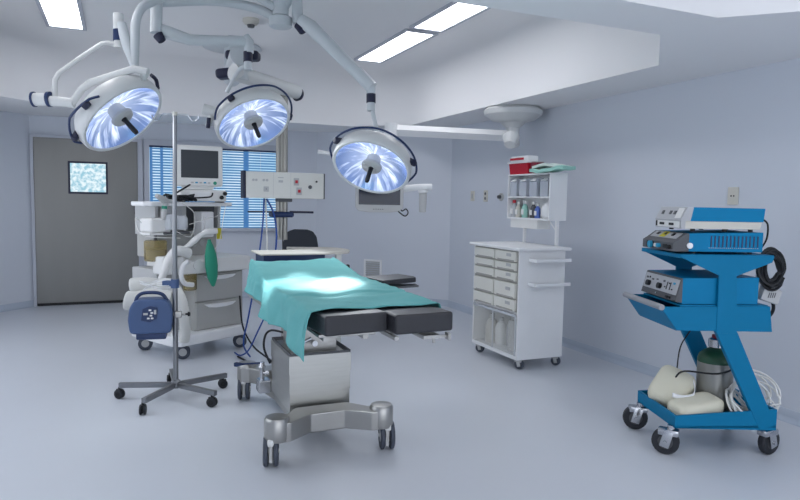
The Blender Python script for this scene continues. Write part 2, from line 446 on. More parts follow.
# ceiling smoke detector
t = thing('smoke_detector', 'small round smoke detector on the raised ceiling above the light arms', 'detector', (1.117, 6.036, UP))
a = MB(); a.lathe([(0, 0), (.075, 0), (.075, -.025), (.055, -.05), (.05, -.052), (0, -.052)], n=28); a.build('housing', 'cream', t)
a = MB(); a.lathe([(0, -.052), (.035, -.052), (.03, -.075), (0, -.08)], n=20); a.build('sensor', 'dgrey', t)

# ------------------------------------------------------------------ operating table
ot = thing('operating_table', 'steel operating table with black vinyl cushions under the teal drape', 'operating table', (1.03, 3.4, 0))
TX = 1.03
# base: bow-shaped cross bars on a long beam
def bar(pts, w, name='base_bar'):
    pass
a = MB()
FR = [(.72, 3.25), (.80, 3.23), (.92, 3.30), (1.12, 3.30), (1.26, 3.25), (1.34, 3.24)]
def crossbar(a, yo, sgn):
    # plan polygon with angled ends
    P = [(.735, yo-.055*sgn), (.80, yo-.05*sgn), (.93, yo+.04*sgn), (1.12, yo+.04*sgn), (1.25, yo-.05*sgn), (1.325, yo-.055*sgn),
         (1.335, yo+.05*sgn), (1.27, yo+.07*sgn), (1.18, yo+.18*sgn), (.88, yo+.18*sgn), (.79, yo+.07*sgn), (.735, yo+.05*sgn)]
    if sgn < 0: P = P[::-1]
    a.prism(P, .105, Matrix.Translation((0, 0, .13)), bev=.008)
crossbar(a, 3.25, 1); crossbar(a, 4.42, -1)
a.prism([(.86, 3.40), (1.20, 3.40), (1.16, 3.62), (1.16, 4.05), (1.20, 4.27), (.86, 4.27), (.90, 4.05), (.90, 3.62)], .10, Matrix.Translation((0, 0, .085)), bev=.01)
base = a.build('base_frame', 'steel_lt', ot, world=True)
for (x, y, ox) in ((.735, 3.25, -.03), (1.325, 3.25, .035), (.79, 4.42, -.02), (1.30, 4.42, .02)):
    a = MB(); a.lathe([(0, .135), (.062, .135), (.066, .145), (.066, .245), (.058, .258), (.02, .263), (0, .263)], c=(x, y, 0), n=28); a.build('caster_cap', 'steel_lt', ot, world=True)
    caster(ot, x+ox-1.03, y-3.4, .078, .15, swing=-PI/2-.25, fork='whitep', tyre='grubber', w=.03, off=0.)
# telescopic column with sloping shoulder
a = MB()
for i, (e, z0, z1) in enumerate(((.0, .19, .30), (.003, .30, .41), (.006, .41, .515))):
    a.span((.858-e, 3.47-e, z0), (1.212+e, 3.93+e, z1), bev=.0015)
colm = a.build('column_cover', 'steel', ot, world=True)
a = MB(); t_ = bmesh.new()
lo = [(.857, 3.462), (1.213, 3.462), (1.213, 3.938), (.857, 3.938)]; hi = [(.90, 3.52), (1.17, 3.52), (1.17, 3.88), (.90, 3.88)]
vl = [t_.verts.new((x, y, .515)) for x, y in lo]; vh = [t_.verts.new((x, y, .53)) for x, y in lo]; vm = [t_.verts.new((x, y, .50)) for x, y in hi]
for A, B in ((vl, vh), (vh, vm)):
    for i in range(4): t_.faces.new([A[i], A[(i+1) % 4], B[(i+1) % 4], B[i]])
t_.faces.new(vm)
a.add(t_); a.build('column_collar', 'dgrey', ot, world=True)
a = MB(); a.span((.91, 3.53, .50), (1.15, 3.86, .70), bev=.006); a.span((.94, 3.45, .68), (1.12, 3.93, .80), bev=.01); a.build('inner_column', 'steel_lt', ot, world=True)
a = MB(); a.cyl((.93, 3.50, .60), (.93, 3.44, .60), .014, n=14); a.cyl((1.0, 3.50, .58), (1.0, 3.46, .58), .016, n=14); a.cyl((.93, 3.44, .6), (.97, 3.43, .62), .01); a.build('lock_lever', 'chrome', ot, world=True)
# table deck: plates and rails
a = MB()
a.span((.76, 2.95, .80), (1.31, 4.15, .828), bev=.003)
for x in (.745, 1.315): a.span((x-.006, 3.0, .775), (x+.006, 4.1, .805))
for x0, x1 in ((.76, 1.02), (1.085, 1.32)): a.span((x0, 2.58, .81), (x1, 3.0, .825), bev=.003)
for x in (.80, .98, 1.10, 1.24): a.span((x-.012, 2.60, .79), (x+.012, 3.4, .806))
a.build('table_frame', 'steel_lt', ot, world=True)
a = MB(); a.span((1.085, 2.52, .79), (1.105, 2.68, .806)); a.build('side_rail_clamp', 'steel_lt', ot, world=True); a = MB(); a.span((1.21, 2.49, .792), (1.29, 2.62, .808)); a.cyl((1.265, 2.50, .772), (1.265, 2.50, .795), .007); a.span((1.28, 2.49, .795), (1.335, 2.50, .805)); a.span((1.325, 2.475, .785), (1.338, 2.51, .815))
a.build('side_rail_clamp', 'steel_lt', ot, world=True)
def cushion(x0, x1, y0, y1, z0, z1, rz=0., name='cushion'):
    a = MB(); a.box(((x0+x1)/2, (y0+y1)/2, (z0+z1)/2), (x1-x0, y1-y0, z1-z0), (0, 0, rz), bev=.012, seg=3); return a.build(name, 'vinyl', ot, world=True)
cushion(.737, 1.028, 2.505, 3.08, .832, .918, .09, 'leg_cushion'); cushion(1.046, 1.328, 2.455, 3.08, .828, .914, .04, 'leg_cushion')
cushion(.740, 1.325, 3.09, 3.62, .828, .925, 0, 'seat_cushion')
a = MB(); a.box((1.03, 3.895, .888), (.53, .53, .10), (.10, 0, 0), bev=.015, seg=3); a.build('back_cushion', 'vinyl', ot, world=True)
# hydraulic pipe and foot valve at the back left of the column
a = MB(); a.span((.78, 3.95, .17), (.86, 4.05, .25), bev=.008); a.cyl((.81, 4.0, .25), (.81, 4.0, .33), .014); a.cyl((.81, 4.0, .33), (.81, 4.0, .36), .024, .012); a.cyl((.81, 4.0, .29), (.85, 3.99, .29), .012)
v = a.build('foot_valve', 'chrome', ot, world=True)
a = MB(); a.cyl((.825, 4.0, .355), (.70, 4.02, .352), .006); a.cyl((.70, 4.02, .352), (.655, 4.03, .351), .006, .015); a.cyl((.655, 4.03, .351), (.64, 4.03, .351), .015, .012); a.build('valve_lever', 'navy', v, world=True)
a = MB(); a.tube(smooth_path([(.85, 3.95, .36), (.82, 3.99, .45), (.83, 4.0, .53), (.87, 4.0, .56), (.93, 3.9, .56)]), .007, 8); a.build('hydraulic_pipe', 'cableb', ot, world=True)

# arm board on the right of the table
t = thing('arm_board', 'black padded arm board clamped to the right side of the operating table', 'arm board', (1.40, 3.50, .862), .22)
a = MB(); a.prism([(-.04, -.10), (.20, -.10), (.225, -.05), (.215, .10), (-.04, .12)], .03, Matrix.Translation((0, 0, .045)) @ Matrix.Rotation(-.02, 4, 'Y'), bev=.006); a.build('pad', 'vinyl', t)
a = MB(); a.prism([(-.04, -.09), (.21, -.115), (.24, -.04), (-.04, .09)], .012, Matrix.Translation((0, 0, .02)), bev=.003); a.build('board', 'dgrey', t)
a = MB(); a.span((-.06, -.05, -.03), (.15, .0, -.008), bev=.003); a.cyl((-.02, -.02, -.01), (-.02, -.02, .03), .02, n=14); a.build('rail_clamp', 'steel_lt', t)

# ------------------------------------------------------------------ surgical drape
L0, L1 = 2.55, 4.19
def ztop(y):
    if y < 3.62: return .924+(.008 if y > 3. else 0)
    return .932+(y-3.62)*.13
def drape_pt(u, v):
    y = L0+(L1-L0)*v
    hl = .155+.012*math.sin(v*5.2+.4)+.012*math.sin(v*17)
    if v < .12: hl += (.12-v)*.3
    if v > .8: hl += (v-.8)*.15
    hr = .10+.02*math.sin(v*9)
    xl, xr = .738-.012*math.sin(v*3)+.05*max(0, v-.3)/.7, 1.342-.02*v
    w = xr-xl; tot = hl+w+hr; s = u*tot
    zt = ztop(y)
    r = .03
    if s < hl:
        t = (hl-s)/hl; x = xl-.018-.02*t-.022*math.sin(v*16+.5)*t-.010*math.sin(v*33+t*3)*t; z = zt-(hl-s)
        if hl-s < r: q = (hl-s)/r; x = xl+(x-xl)*q**.5*.9; z = zt-r*q*q*.9
    elif s < hl+w:
        k = (s-hl)/w; x = xl+w*k
        z = zt+.004*math.sin(k*7+v*9)+.0035*math.sin(k*13-v*23)+.006*math.exp(-((k-.93)**2)/.004)*math.sin(v*12)**2
    else:
        q = s-hl-w; x = xr+.012+.02*math.sin(v*13)*q/.1; z = zt-q
        if q < r: x = xr+.012*(q/r)**.5; z = zt-r*(q/r)**2*.9
    # tucked / rucked head end
    if v > .9: z -= (v-.9)**2*3.0*(1 if hl <= s <= hl+w else .3)
    yy = y+(.05*math.sin(u*3.0) if v < .02 else 0)+(-.14 if False else 0)
    if s < hl and v < .3: yy -= (hl-s)*.10*(1-v/.3)
    if s >= hl and v < .3: yy += .04*max(0, (s-hl)/w)*(1-v/.3)
    return Vector((x, yy, z))
a = MB(); a.grid(drape_pt, 110, 120)
# fine crumple
from mathutils import noise as mnoise
for vv in a.bm.verts:
    c = vv.co; d1 = mnoise.noise(c*7.)*.006+mnoise.noise(Vector((c.x*3, c.y*14, c.z*9)))*.004
    if c.z > .9: c.z += abs(d1)
    else: c.x += d1*2-.004
o = single(a, 'surgical_drape', 'drape', 'teal cloth drape spread over the operating table, hanging down its left side', 'drape', origin=(1.03, 3.4, .75), ang=180)
sm = o.modifiers.new('thick', 'SOLIDIFY'); sm.thickness = .003; sm.offset = 1

# ------------------------------------------------------------------ instrument box / tables at the head of the table
t = thing('instrument_cart', 'navy blue cart with cream top standing at the head of the operating table', 'cart', (1.16, 4.75, 0))
a = MB(); a.prism([(.905, 4.52), (1.41, 4.50), (1.375, 4.86), (.90, 4.86)], .012, Matrix.Translation((0, 0, .99)), bev=.003); a.build('top', 'cream', t, world=True)
a = MB(); a.span((.93, 4.545, .80), (1.385, 4.84, .99), bev=.004); a.build('body', 'navy', t, world=True)
for x in (1.14, 1.34):
    for y in (4.56, 4.82): a = MB(); a.span((x-.015, y-.015, .05), (x+.015, y+.015, .80)); a.build('leg', 'steel_lt', t, world=True)
a = MB(); a.span((1.12, 4.545, .30), (1.36, 4.84, .32)); a.build('lower_shelf', 'steel_lt', t, world=True)
for x in (1.14, 1.34):
    for y in (4.56, 4.82): caster(t, x-1.16, y-4.75, .03, .06, twin=True, w=.01)

t = thing('overbed_table', 'cream tabletop with rounded end on a single steel post, behind the navy cart', 'table', (1.75, 5.55, 0))
a = MB(); P = [(1.42, 5.31), (1.70, 5.28)]
for i in range(9): an = -PI/2+.1+i*(PI-.2)/8; P.append((1.74+.16*math.cos(an), 5.54+.26*math.sin(an)))
P += [(1.62, 5.84), (1.42, 5.90)]
a.prism(P, .025, Matrix.Translation((0, 0, .92)), bev=.006); a.build('tabletop', 'cream', t, world=True)
a = MB(); a.span((1.735, 5.36, .12), (1.785, 5.40, .92), bev=.004); a.build('post', 'steel', t, world=True)
a = MB(); a.cyl((1.79, 5.37, .80), (1.83, 5.36, .80), .008); a.lathe([(0, 0), (.02, 0), (.025, .015), (.02, .03), (0, .03)], n=14, Mx=mrot((1.825, 5.36, .80), (0, PI/2, 0))); a.build('height_knob', 'black', t, world=True)
a = MB(); a.span((1.30, 5.33, .06), (1.80, 5.37, .10)); a.span((1.73, 5.20, .06), (1.79, 5.60, .12), bev=.004); a.build('foot', 'steel', t, world=True)
for x, y in ((1.76, 5.22), (1.76, 5.58), (1.32, 5.35)): caster(t, x-1.75, y-5.55, .028, .065, twin=True, w=.01)

# chair in the back
t = thing('office_chair', 'charcoal fabric office chair with rounded back standing by the far wall', 'chair', (2.09, 7.85, 0), -.35)
a = MB(); P = []
for i in range(25):
    an = 2*PI*i/24
P = [(-.20, 0), (-.215, .12), (-.195, .24), (-.15, .305), (-.08, .33), (.08, .33), (.15, .305), (.195, .24), (.215, .12), (.20, 0)]
Mx = mrot((0, -.20, .69), (PI/2-.06, 0, 0)); a.prism(P, .05, Mx, bev=.014); a.build('backrest', 'chair', t)
a = MB(); a.box((0, .03, .47), (.46, .45, .08), bev=.03, seg=3); a.build('seat', 'chair', t)
a = MB(); a.box((0, -.215, .56), (.06, .02, .26), bev=.004); a.box((0, -.12, .43), (.05, .22, .02), bev=.003); a.build('back_support', 'black', t)
a = MB(); a.cyl((0, 0, .08), (0, 0, .43), .025); a.build('gas_lift', 'chrome', t)
a = MB()
for k in range(5):
    an = k*2*PI/5; a.tube([(0, 0, .10), (.27*math.cos(an), .27*math.sin(an), .07)], [.025, .016], 8)
a.build('star_base', 'black', t)
for k in range(5): an = k*2*PI/5; caster(t, .27*math.cos(an), .27*math.sin(an), .025, .07, w=.01)
# ------------------------------------------------------------------ surgical lights
def lamp(name_label, c, n, R=.30, ringstart=0., spot=60., span=1.9):
    n = Vector(n).normalized(); z = -n
    x = Vector((0, 0, 1)).cross(z).normalized(); y = z.cross(x)
    Mx = Matrix((x, y, z)).transposed().to_4x4(); Mx = Matrix.Translation(Vector(c)) @ Mx
    t = thing('surgical_light', name_label, 'surgical light', group='surgical lights on the ceiling hub', Mx=Mx)
    k = R/.30
    a = MB(); a.lathe([(.273*k, .004), (.277*k, -.006), (.292*k, -.006), (.300*k, .006), (.302*k, .05), (.296*k, .085), (.275*k, .12), (.21*k, .16), (.12*k, .178), (0, .182)], n=56); a.build('housing', 'lampw', t)
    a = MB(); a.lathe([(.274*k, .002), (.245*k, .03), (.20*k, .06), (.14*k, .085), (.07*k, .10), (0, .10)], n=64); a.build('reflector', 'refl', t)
    a = MB(); a.lathe([(0, -.002), (.06*k, -.002), (.074*k, .006), (.078*k, .022), (.06*k, .04), (.052*k, .10)], n=36)
    disc = a.build('centre_disc', 'lgrey', t)
    for q in (.9, 4.0): a = MB(); a.cyl((.055*k*math.cos(q), .055*k*math.sin(q), -.001), (.055*k*math.cos(q), .055*k*math.sin(q), -.005), .008, n=10); a.build('screw_cap', 'lgrey', disc)
    a = MB(); a.lathe([(0, -.135), (.014, -.133), (.0175, -.12), (.0165, -.02), (.02, .0)], n=18); a.build('sterile_handle', 'black', t)
    # blue ring handle round the housing
    a = MB(); pts = []
    a0, a1 = ringstart-span, ringstart+span
    for i in range(49):
        an = a0+(a1-a0)*i/48; e = min(1, min(i, 48-i)/5.); rr = (.305+.03*e)*k
        pts.append((rr*math.cos(an), rr*math.sin(an), .045+.05*(1-abs(i-24)/24.)))
    a.tube(pts, .008, 8); ring = a.build('ring_handle', 'navy', t)
    for an in (ringstart-span*.6, ringstart+span*.6):
        a = MB(); a.box((.312*k, 0, .055), (.06, .045, .035), (0, .5, 0), bev=.006); q = MB(); q.add(a.bm, Matrix.Rotation(an, 4, 'Z')); q.build('ring_clip', 'navyd', t)
    l = bpy.data.lights.new('lamp_beam', 'SPOT'); l.energy = spot; l.spot_size = math.radians(13); l.spot_blend = .9; l.shadow_soft_size = .03; l.color = (.9, .96, 1.)
    lo = bpy.data.objects.new('lamp_beam', l); COL.objects.link(lo); lo.parent = t; lo.location = (0.09*k, 0, -.03)
    lo.rotation_euler = (Mx.to_3x3().inverted() @ (Vector((.82+.3*max(0, min(1, c[0]/1.6)), 3.40, .95))-Mx @ Vector(lo.location))).to_track_quat('-Z', 'Y').to_euler()
    # wide soft spill of the same lamp
    l2_ = bpy.data.lights.new('lamp_spill', 'SPOT'); l2_.energy = 15.; l2_.spot_size = math.radians(150); l2_.spot_blend = 1.; l2_.shadow_soft_size = .2; l2_.color = (.93, .97, 1.)
    lp = bpy.data.objects.new('lamp_spill', l2_); COL.objects.link(lp); lp.parent = t; lp.location = (0, .1*k, -.16)
    return t
c1, c2, c3 = (0.031, 4.682, 1.903), (0.977, 5.151, 1.977), (1.721, 4.501, 1.634)
n1, n2, n3 = (.574, -.421, -.703), (.198, -.581, -.789), (-.42, -.465, -.779)
hubp = Vector((1.17, 5.08, 2.75))
# hub
t = thing('ceiling_light_hub', 'pale grey ceiling hub post that carries the three surgical light arms', 'ceiling mount', (1.17, 5.08, UP))
a = MB(); a.cyl((1.17, 5.08, 2.81), (1.17, 5.08, UP-.03), .062, n=28); a.build('post', 'arm', t, world=True)
a = MB(); a.lathe([(0, 2.725), (.075, 2.725), (.09, 2.735), (.09, 2.80), (.07, 2.815), (0, 2.815)], c=(1.17, 5.08, 0), n=32); a.build('bearing', 'arm', t, world=True)
a = MB(); a.lathe([(0, UP-.035), (.16, UP-.035), (.19, UP-.002), (0, UP-.002)], c=(1.17, 5.08, 0), n=32); a.build('ceiling_plate', 'arm', t, world=True)

# lamp 3 (right)
l3 = lamp('surgical light with round blue ring handle, rightmost, in front of the flat monitor', c3, n3, ringstart=PI/2+.42, spot=420)
P0, P1 = Vector((1.296, 4.975, 2.835)), Vector((1.302, 4.963, 2.728))
a = MB(); a.cyl((1.279, 5.036, 3.076), (1.289, 5.004, 2.751), .042, n=20); a.build('drop_post', 'arm', l3, world=True)
a = MB(); a.cyl((1.293, 4.990, 2.741), (1.315, 4.954, 2.689), .04, .034, n=20); a.build('post_cap', 'navyd', l3, world=True)
a = MB(); a.cyl((1.17, 5.08, 2.86), (1.286, 5.030, 3.045), .045, n=16); a.build('hub_arm', 'arm', l3, world=True)
a = MB(); a.tube([(1.302, 4.967, 2.774), (1.367, 4.912, 2.716), (1.615, 4.700, 2.407), (1.673, 4.658, 2.339)], [.046, .056, .044, .042], 18); a.tube([(1.659, 4.666, 2.361), (1.754, 4.592, 2.239)], [.047, .047], 18); a.build('spring_arm', 'arm', l3, world=True)
a = MB(); a.cyl((1.748, 4.597, 2.269), (1.747, 4.590, 2.178), .034); a.build('elbow', 'arm', l3, world=True); a = MB(); a.cyl((1.746, 4.586, 2.126), (1.745, 4.581, 2.066), .03); a.build('elbow', 'arm', l3, world=True)
a = MB(); a.cyl((1.747, 4.591, 2.193), (1.746, 4.586, 2.126), .035); a.build('elbow_band', 'navyd', l3, world=True)
a = MB(); a.tube([(1.752, 4.580, 2.081), (1.778, 4.557, 1.946), (1.801, 4.551, 1.864)], .016, 12); a.build('yoke', 'arm', l3, world=True)

# lamp 2 (middle)
l2 = lamp('smaller-looking surgical light in the middle, hanging in front of the ceiling pendant boom', c2, n2, ringstart=PI/2+.2, spot=380)
a = MB(); a.tube(smooth_path([(1.17, 5.08, 2.77), (1.009, 5.158, 2.867), (0.695, 5.188, 2.893), (0.320, 5.183, 2.833), (0.264, 5.174, 2.823)], 5), .036, 14); a.build('hub_arm', 'arm', l2, world=True)
a = MB(); a.cyl((0.271, 5.157, 2.920), (0.259, 5.134, 2.590), .042, n=20); a.build('drop_post', 'arm', l2, world=True)
a = MB(); a.cyl((0.273, 5.127, 2.576), (0.299, 5.112, 2.533), .038, .03, n=18); a.build('post_cap', 'navyd', l2, world=True)
a = MB(); a.tube([(0.288, 5.147, 2.633), (0.329, 5.149, 2.609), (0.500, 5.158, 2.573), (0.795, 5.163, 2.600)], [.03, .05, .04, .038], 18); a.tube([(0.788, 5.166, 2.600), (0.912, 5.178, 2.609)], [.043, .043], 18); a.build('spring_arm', 'arm', l2, world=True)
a = MB(); a.tube([(0.913, 5.181, 2.648), (0.941, 5.166, 2.609), (0.939, 5.159, 2.524)], .036, 16); a.build('elbow', 'arm', l2, world=True); a = MB(); a.cyl((0.931, 5.157, 2.453), (0.930, 5.152, 2.391), .03); a.build('elbow', 'arm', l2, world=True)
a = MB(); a.cyl((0.932, 5.163, 2.531), (0.931, 5.157, 2.453), .035); a.build('elbow_band', 'navyd', l2, world=True)
a = MB(); a.tube(smooth_path([(0.924, 5.157, 2.422), (0.877, 5.198, 2.402), (0.837, 5.242, 2.336), (0.793, 5.308, 2.233)], 5), .016, 12); a.build('yoke', 'arm', l2, world=True)
a = MB(); a.cyl((0.604, 5.268, 2.081), (0.715, 5.250, 2.056), .042, .045, n=20); a.tube([(0.670, 5.258, 2.046), (0.637, 5.242, 1.949)], [.03, .02], 10); a.build('side_motor', 'lampw', l2, world=True)
a = MB(); a.cyl((0.639, 5.192, 2.006), (0.631, 5.189, 1.928), .016, n=12); a.build('side_knob', 'navyd', l2, world=True)

# lamp 1 (left)
l1 = lamp('large surgical light at the left, with a bent tube yoke and blue-banded counterweight', c1, n1, ringstart=-.42, span=.75, spot=340)
a = MB(); a.tube(smooth_path([(1.17, 5.08, 2.85), (0.787, 5.103, 3.008), (0.416, 4.979, 2.862), (0.223, 4.889, 2.741), (0.151, 4.860, 2.677), (0.117, 4.845, 2.582), (0.109, 4.816, 2.454), (0.100, 4.784, 2.287)], 6), .03, 16); a.build('hub_arm', 'arm', l1, world=True)
a = MB(); a.tube([(0.106, 4.779, 2.267), (0.058, 4.835, 2.419), (0.023, 4.885, 2.566)], [.028, .034, .036], 14); a.build('link', 'arm', l1, world=True)
a = MB(); a.cyl((0.008, 4.897, 2.634), (0.007, 4.888, 2.525), .034, n=18); a.build('elbow', 'lampw', l1, world=True); a = MB(); a.cyl((0.006, 4.883, 2.450), (0.005, 4.879, 2.402), .03, n=18); a.build('elbow', 'lampw', l1, world=True)
a = MB(); a.cyl((0.007, 4.888, 2.525), (0.006, 4.883, 2.450), .0355, n=18); a.build('elbow_band', 'navy', l1, world=True)
a = MB(); a.tube([(-0.004, 4.884, 2.423), (-0.060, 4.888, 2.430), (-0.098, 4.892, 2.421), (-0.233, 4.888, 2.312), (-0.360, 4.879, 2.200), (-0.384, 4.874, 2.151), (-0.386, 4.864, 2.026)], .017, 12)
a.tube([(-0.416, 4.877, 2.012), (-0.271, 4.812, 2.002)], [.034, .03], 16)
a.tube([(-0.283, 4.817, 2.002), (-0.220, 4.775, 2.092), (-0.170, 4.735, 2.129), (-0.019, 4.618, 2.175), (0.094, 4.539, 2.210), (0.176, 4.501, 2.192)], .024, 14)
a.build('yoke', 'lampw', l1, world=True)
a = MB(); a.cyl((-0.513, 4.920, 2.020), (-0.422, 4.880, 2.022), .043, n=22); a.build('counterweight', 'lampw', l1, world=True)
for (x, y) in ((34, 99), (50, 99.3)):
    a = MB(); a.cyl((-0.519, 4.922, 2.021) if x == 34 else (-0.428, 4.883, 2.023), (-0.507, 4.917, 2.022) if x == 34 else (-0.410, 4.875, 2.024), .05, n=24); a.build('counterweight_ring', 'navy', l1, world=True)
a = MB(); a.cyl((0.165, 4.517, 2.187), (0.125, 4.606, 2.128), .024, n=14); a.build('pivot', 'lampw', l1, world=True)
a = MB(); a.tube(smooth_path([(0.200, 4.634, 2.198), (0.233, 4.672, 2.174), (0.244, 4.662, 2.114)], 4), .012, 8); a.build('side_grip', 'navyd', l1, world=True)

# ------------------------------------------------------------------ ceiling pendant
t = thing('ceiling_pendant', 'ceiling pendant with a white boom, cream service panel of sockets and a grey column', 'pendant', (1.135, 7.2, UP))
a = MB(); a.lathe([(0, UP-.002), (.30, UP-.002), (.31, UP-.02), (.28, UP-.03), (0, UP-.03)], c=(1.135, 7.2, 0), n=40); a.build('ceiling_plate', 'arm', t, world=True)
a = MB(); a.cyl((1.135, 7.2, 2.70), (1.135, 7.2, UP-.02), .09, n=24); a.build('mount_post', 'arm', t, world=True)
a = MB(); a.tube([(1.135, 7.25, 2.70), (.92, 5.40, 2.56)], [.10, .09], 16); a.build('upper_boom', 'arm', t, world=True)
for cj, tl in (((1.031, 5.952, 2.664), .0), ((0.921, 5.765, 2.472), -.12)):
    a = MB(); a.box(cj, (.30, .14, .085), (0, tl, -.41), bev=.03, seg=3); a.build('joint_cover', 'navyd', t, world=True)
a = MB(); a.cyl((.93, 5.48, 2.36), (.93, 5.48, 2.50), .07, n=20); a.build('joint', 'arm', t, world=True)
a = MB(); a.tube([(.86, 5.44, 2.42), (1.49, 5.80, 2.36)], [.068, .062], 20); a.build('lower_boom', 'lampw', t, world=True)
a = MB(); a.tube([(1.49, 5.80, 2.345), (1.515, 5.815, 2.344)], [.066, .055], 20); a.build('boom_cap', 'navyd', t, world=True)
a = MB(); a.cyl((1.345, 5.80, 1.02), (1.345, 5.80, 2.32), .038, n=20); a.cyl((1.315, 5.78, 1.02), (1.315, 5.78, 2.31), .022, n=14); a.cyl((1.375, 5.77, 1.02), (1.375, 5.77, 2.31), .022, n=14); a.build('column', 'col', t, world=True)
# service head
hx0, hx1, hy, hz0, hz1 = .985, 1.695, 5.62, 1.395, 1.625
a = MB(); a.span((hx0+.012, hy, hz0), (hx1, hy+.135, hz1), bev=.008); head = a.build('service_panel', 'panelw', t, world=True)
a = MB(); a.span((hx0-.01, hy+.0, hz0-.003), (hx0+.012, hy+.14, hz1+.005), bev=.004); a.build('end_plate', 'navyd', head, world=True)
a = MB(); a.span((hx1, hy, hz0), (hx1+.01, hy+.14, hz1), bev=.003); a.build('end_plate', 'dgrey', head, world=True)
a = MB(); a.span((1.28, hy+.02, hz0-.03), (1.41, hy+.13, hz0), bev=.006); a.build('column_collar', 'dgrey', head, world=True)
def front(x, z, w, h, nm, m, par, dpt=.006, rnd=False):
    a = MB()
    if rnd: a.cyl((x, hy+.001, z), (x, hy-dpt, z), w/2, n=14)
    else: a.span((x-w/2, hy-dpt, z-h/2), (x+w/2, hy+.001, z+h/2), bev=.002)
    return a.build(nm, m, par, world=True)
for x in (1.06, 1.085, 1.15, 1.178):
    front(x, 1.552, .022, .022, 'gas_port', 'lgrey', head, rnd=True)
front(1.172, 1.475, .045, .045, 'blank_plate', 'lgrey', head, dpt=.003); front(1.172, 1.475, .008, .008, 'port_hole', 'dgrey', head, dpt=.006, rnd=True)
front(1.30, 1.578, .05, .008, 'label_strip', 'lgrey', head, dpt=.002); front(1.30, 1.545, .04, .02, 'label_strip', 'lgrey', head, dpt=.002)
for x, z in ((1.44, 1.545), (1.465, 1.462)):
    q = front(x, z, .048, .066, 'socket_plate', 'lgrey', head, dpt=.006)
    a = MB(); a.span((x-.012, hy-.012, z-.013), (x+.012, hy-.006, z+.013), bev=.002); a.build('red_socket', 'red', q, world=True)
front(1.565, 1.50, .034, .034, 'key_switch', 'dgrey', head, dpt=.01, rnd=True); front(1.625, 1.55, .018, .018, 'black_port', 'black', head, rnd=True)
for x in (1.235, 1.39): front(x, 1.51, .002, .22, 'panel_seam', 'lgrey', head, dpt=.001)
# accessory rail
a = MB(); a.span((1.24, 5.68, 1.225), (1.44, 5.86, 1.275), bev=.02, seg=3); rb = a.build('rail_clamp', 'navy', t, world=True)
a = MB(); a.cyl((1.02, 5.66, 1.275), (1.28, 5.70, 1.275), .007); a.cyl((1.40, 5.70, 1.275), (1.62, 5.70, 1.272), .010); a.build('accessory_rail', 'navyd', rb, world=True)
# hoses
def hose(pts, r, m, label, nm='gas_hose', cat='hose', n=8, k=6, group=None, straight=False):
    a = MB(); a.tube(pts if straight else smooth_path(pts, k), r, n)
    return single(a, nm, m, label, cat, group=group)
hose([(1.17, 5.70, 1.39), (1.14, 5.60, 1.20), (1.09, 5.46, 1.0), (1.02, 5.32, .72), (.97, 5.36, .40), (.95, 5.48, .15), (1.02, 5.55, .012)], .007, 'blueh', 'blue gas hose hanging leftmost below the service panel')
hose([(1.185, 5.71, 1.39), (1.18, 5.64, 1.15), (1.155, 5.5, .95), (1.12, 5.4, .70), (1.10, 5.3, .4)], .007, 'cablew', 'white gas hose hanging between two blue ones below the service panel')
hose([(1.19, 5.69, 1.39), (1.25, 5.66, 1.25), (1.25, 5.56, 1.05), (1.20, 5.45, .75), (1.18, 5.35, .4)], .008, 'blueh', 'dark blue gas hose bowing out to the right below the service panel')
hose([(1.35, 5.73, 1.26), (1.32, 5.62, 1.05), (1.30, 5.52, .8), (1.28, 5.45, .45)], .006, 'cableb', 'thin dark cable hanging beside the pendant column', 'power_cable', 'cable')

# ------------------------------------------------------------------ monitor boom
t = thing('monitor_boom', 'white monitor arm with a dome canopy fixed to the lowered ceiling', 'ceiling arm', (3.68, 5.6, SO))
a = MB(); a.lathe([(0, -.002), (.27, -.002), (.30, -.03), (.29, -.075), (.22, -.125), (.10, -.15), (0, -.15)], n=44); a.build('canopy', 'lampw', t)
a = MB(); a.lathe([(0, -.145), (.13, -.148), (.10, -.175), (.07, -.20), (.065, -.33), (.075, -.335), (.075, -.38), (.04, -.40), (0, -.40)], n=30); a.build('neck', 'lampw', t)
a = MB(); a.tube([(3.68, 5.6, 2.07), (2.287, 5.459, 2.036)], [.055, .052], 4); 
a.build('arm', 'white', t, world=True, ang=30)
a = MB(); a.cyl((3.283, 5.019, 1.992), (3.245, 4.974, 1.915), .08, .05, n=20); a.build('joint_cover', 'lampw', t, world=True)
e1 = Vector((2.278, 5.462, 2.036))
a = MB(); a.cyl(e1+Vector((0, 0, .06)), e1+Vector((0, 0, -.08)), .06, n=20); a.cyl(e1+Vector((0, 0, -.05)), e1+Vector((0, 0, -.50)), .03, n=16); a.build('elbow', 'white', t, world=True)
a = MB(); a.tube([Vector((2.271, 5.423, 1.544)), Vector((2.343, 5.334, 1.500)), Vector((2.492, 5.270, 1.521)), Vector((2.592, 5.227, 1.523))], [.03, .034, .028, .03], 14); a.tube([Vector((2.271, 5.423, 1.544)), Vector((1.997, 5.503, 1.710)), Vector((1.757, 5.616, 1.804)), Vector((1.650, 5.665, 1.825))], .018, 10); a.build('lower_arm', 'white', t, world=True)
a = MB(); a.lathe([(0, .0), (.045, .0), (.045, -.02), (.03, -.03), (.03, -.04), (0, -.04)], c=(2.517, 5.257, 1.494), n=18); a.build('handle_collar', 'white', t, world=True)
a = MB(); hb = Vector((2.516, 5.254, 1.462)); a.lathe([(0, 0), (.036, 0), (.032, -.165), (.024, -.17), (0, -.17)], c=hb, n=18); a.build('handle', 'lgrey', t, world=True)
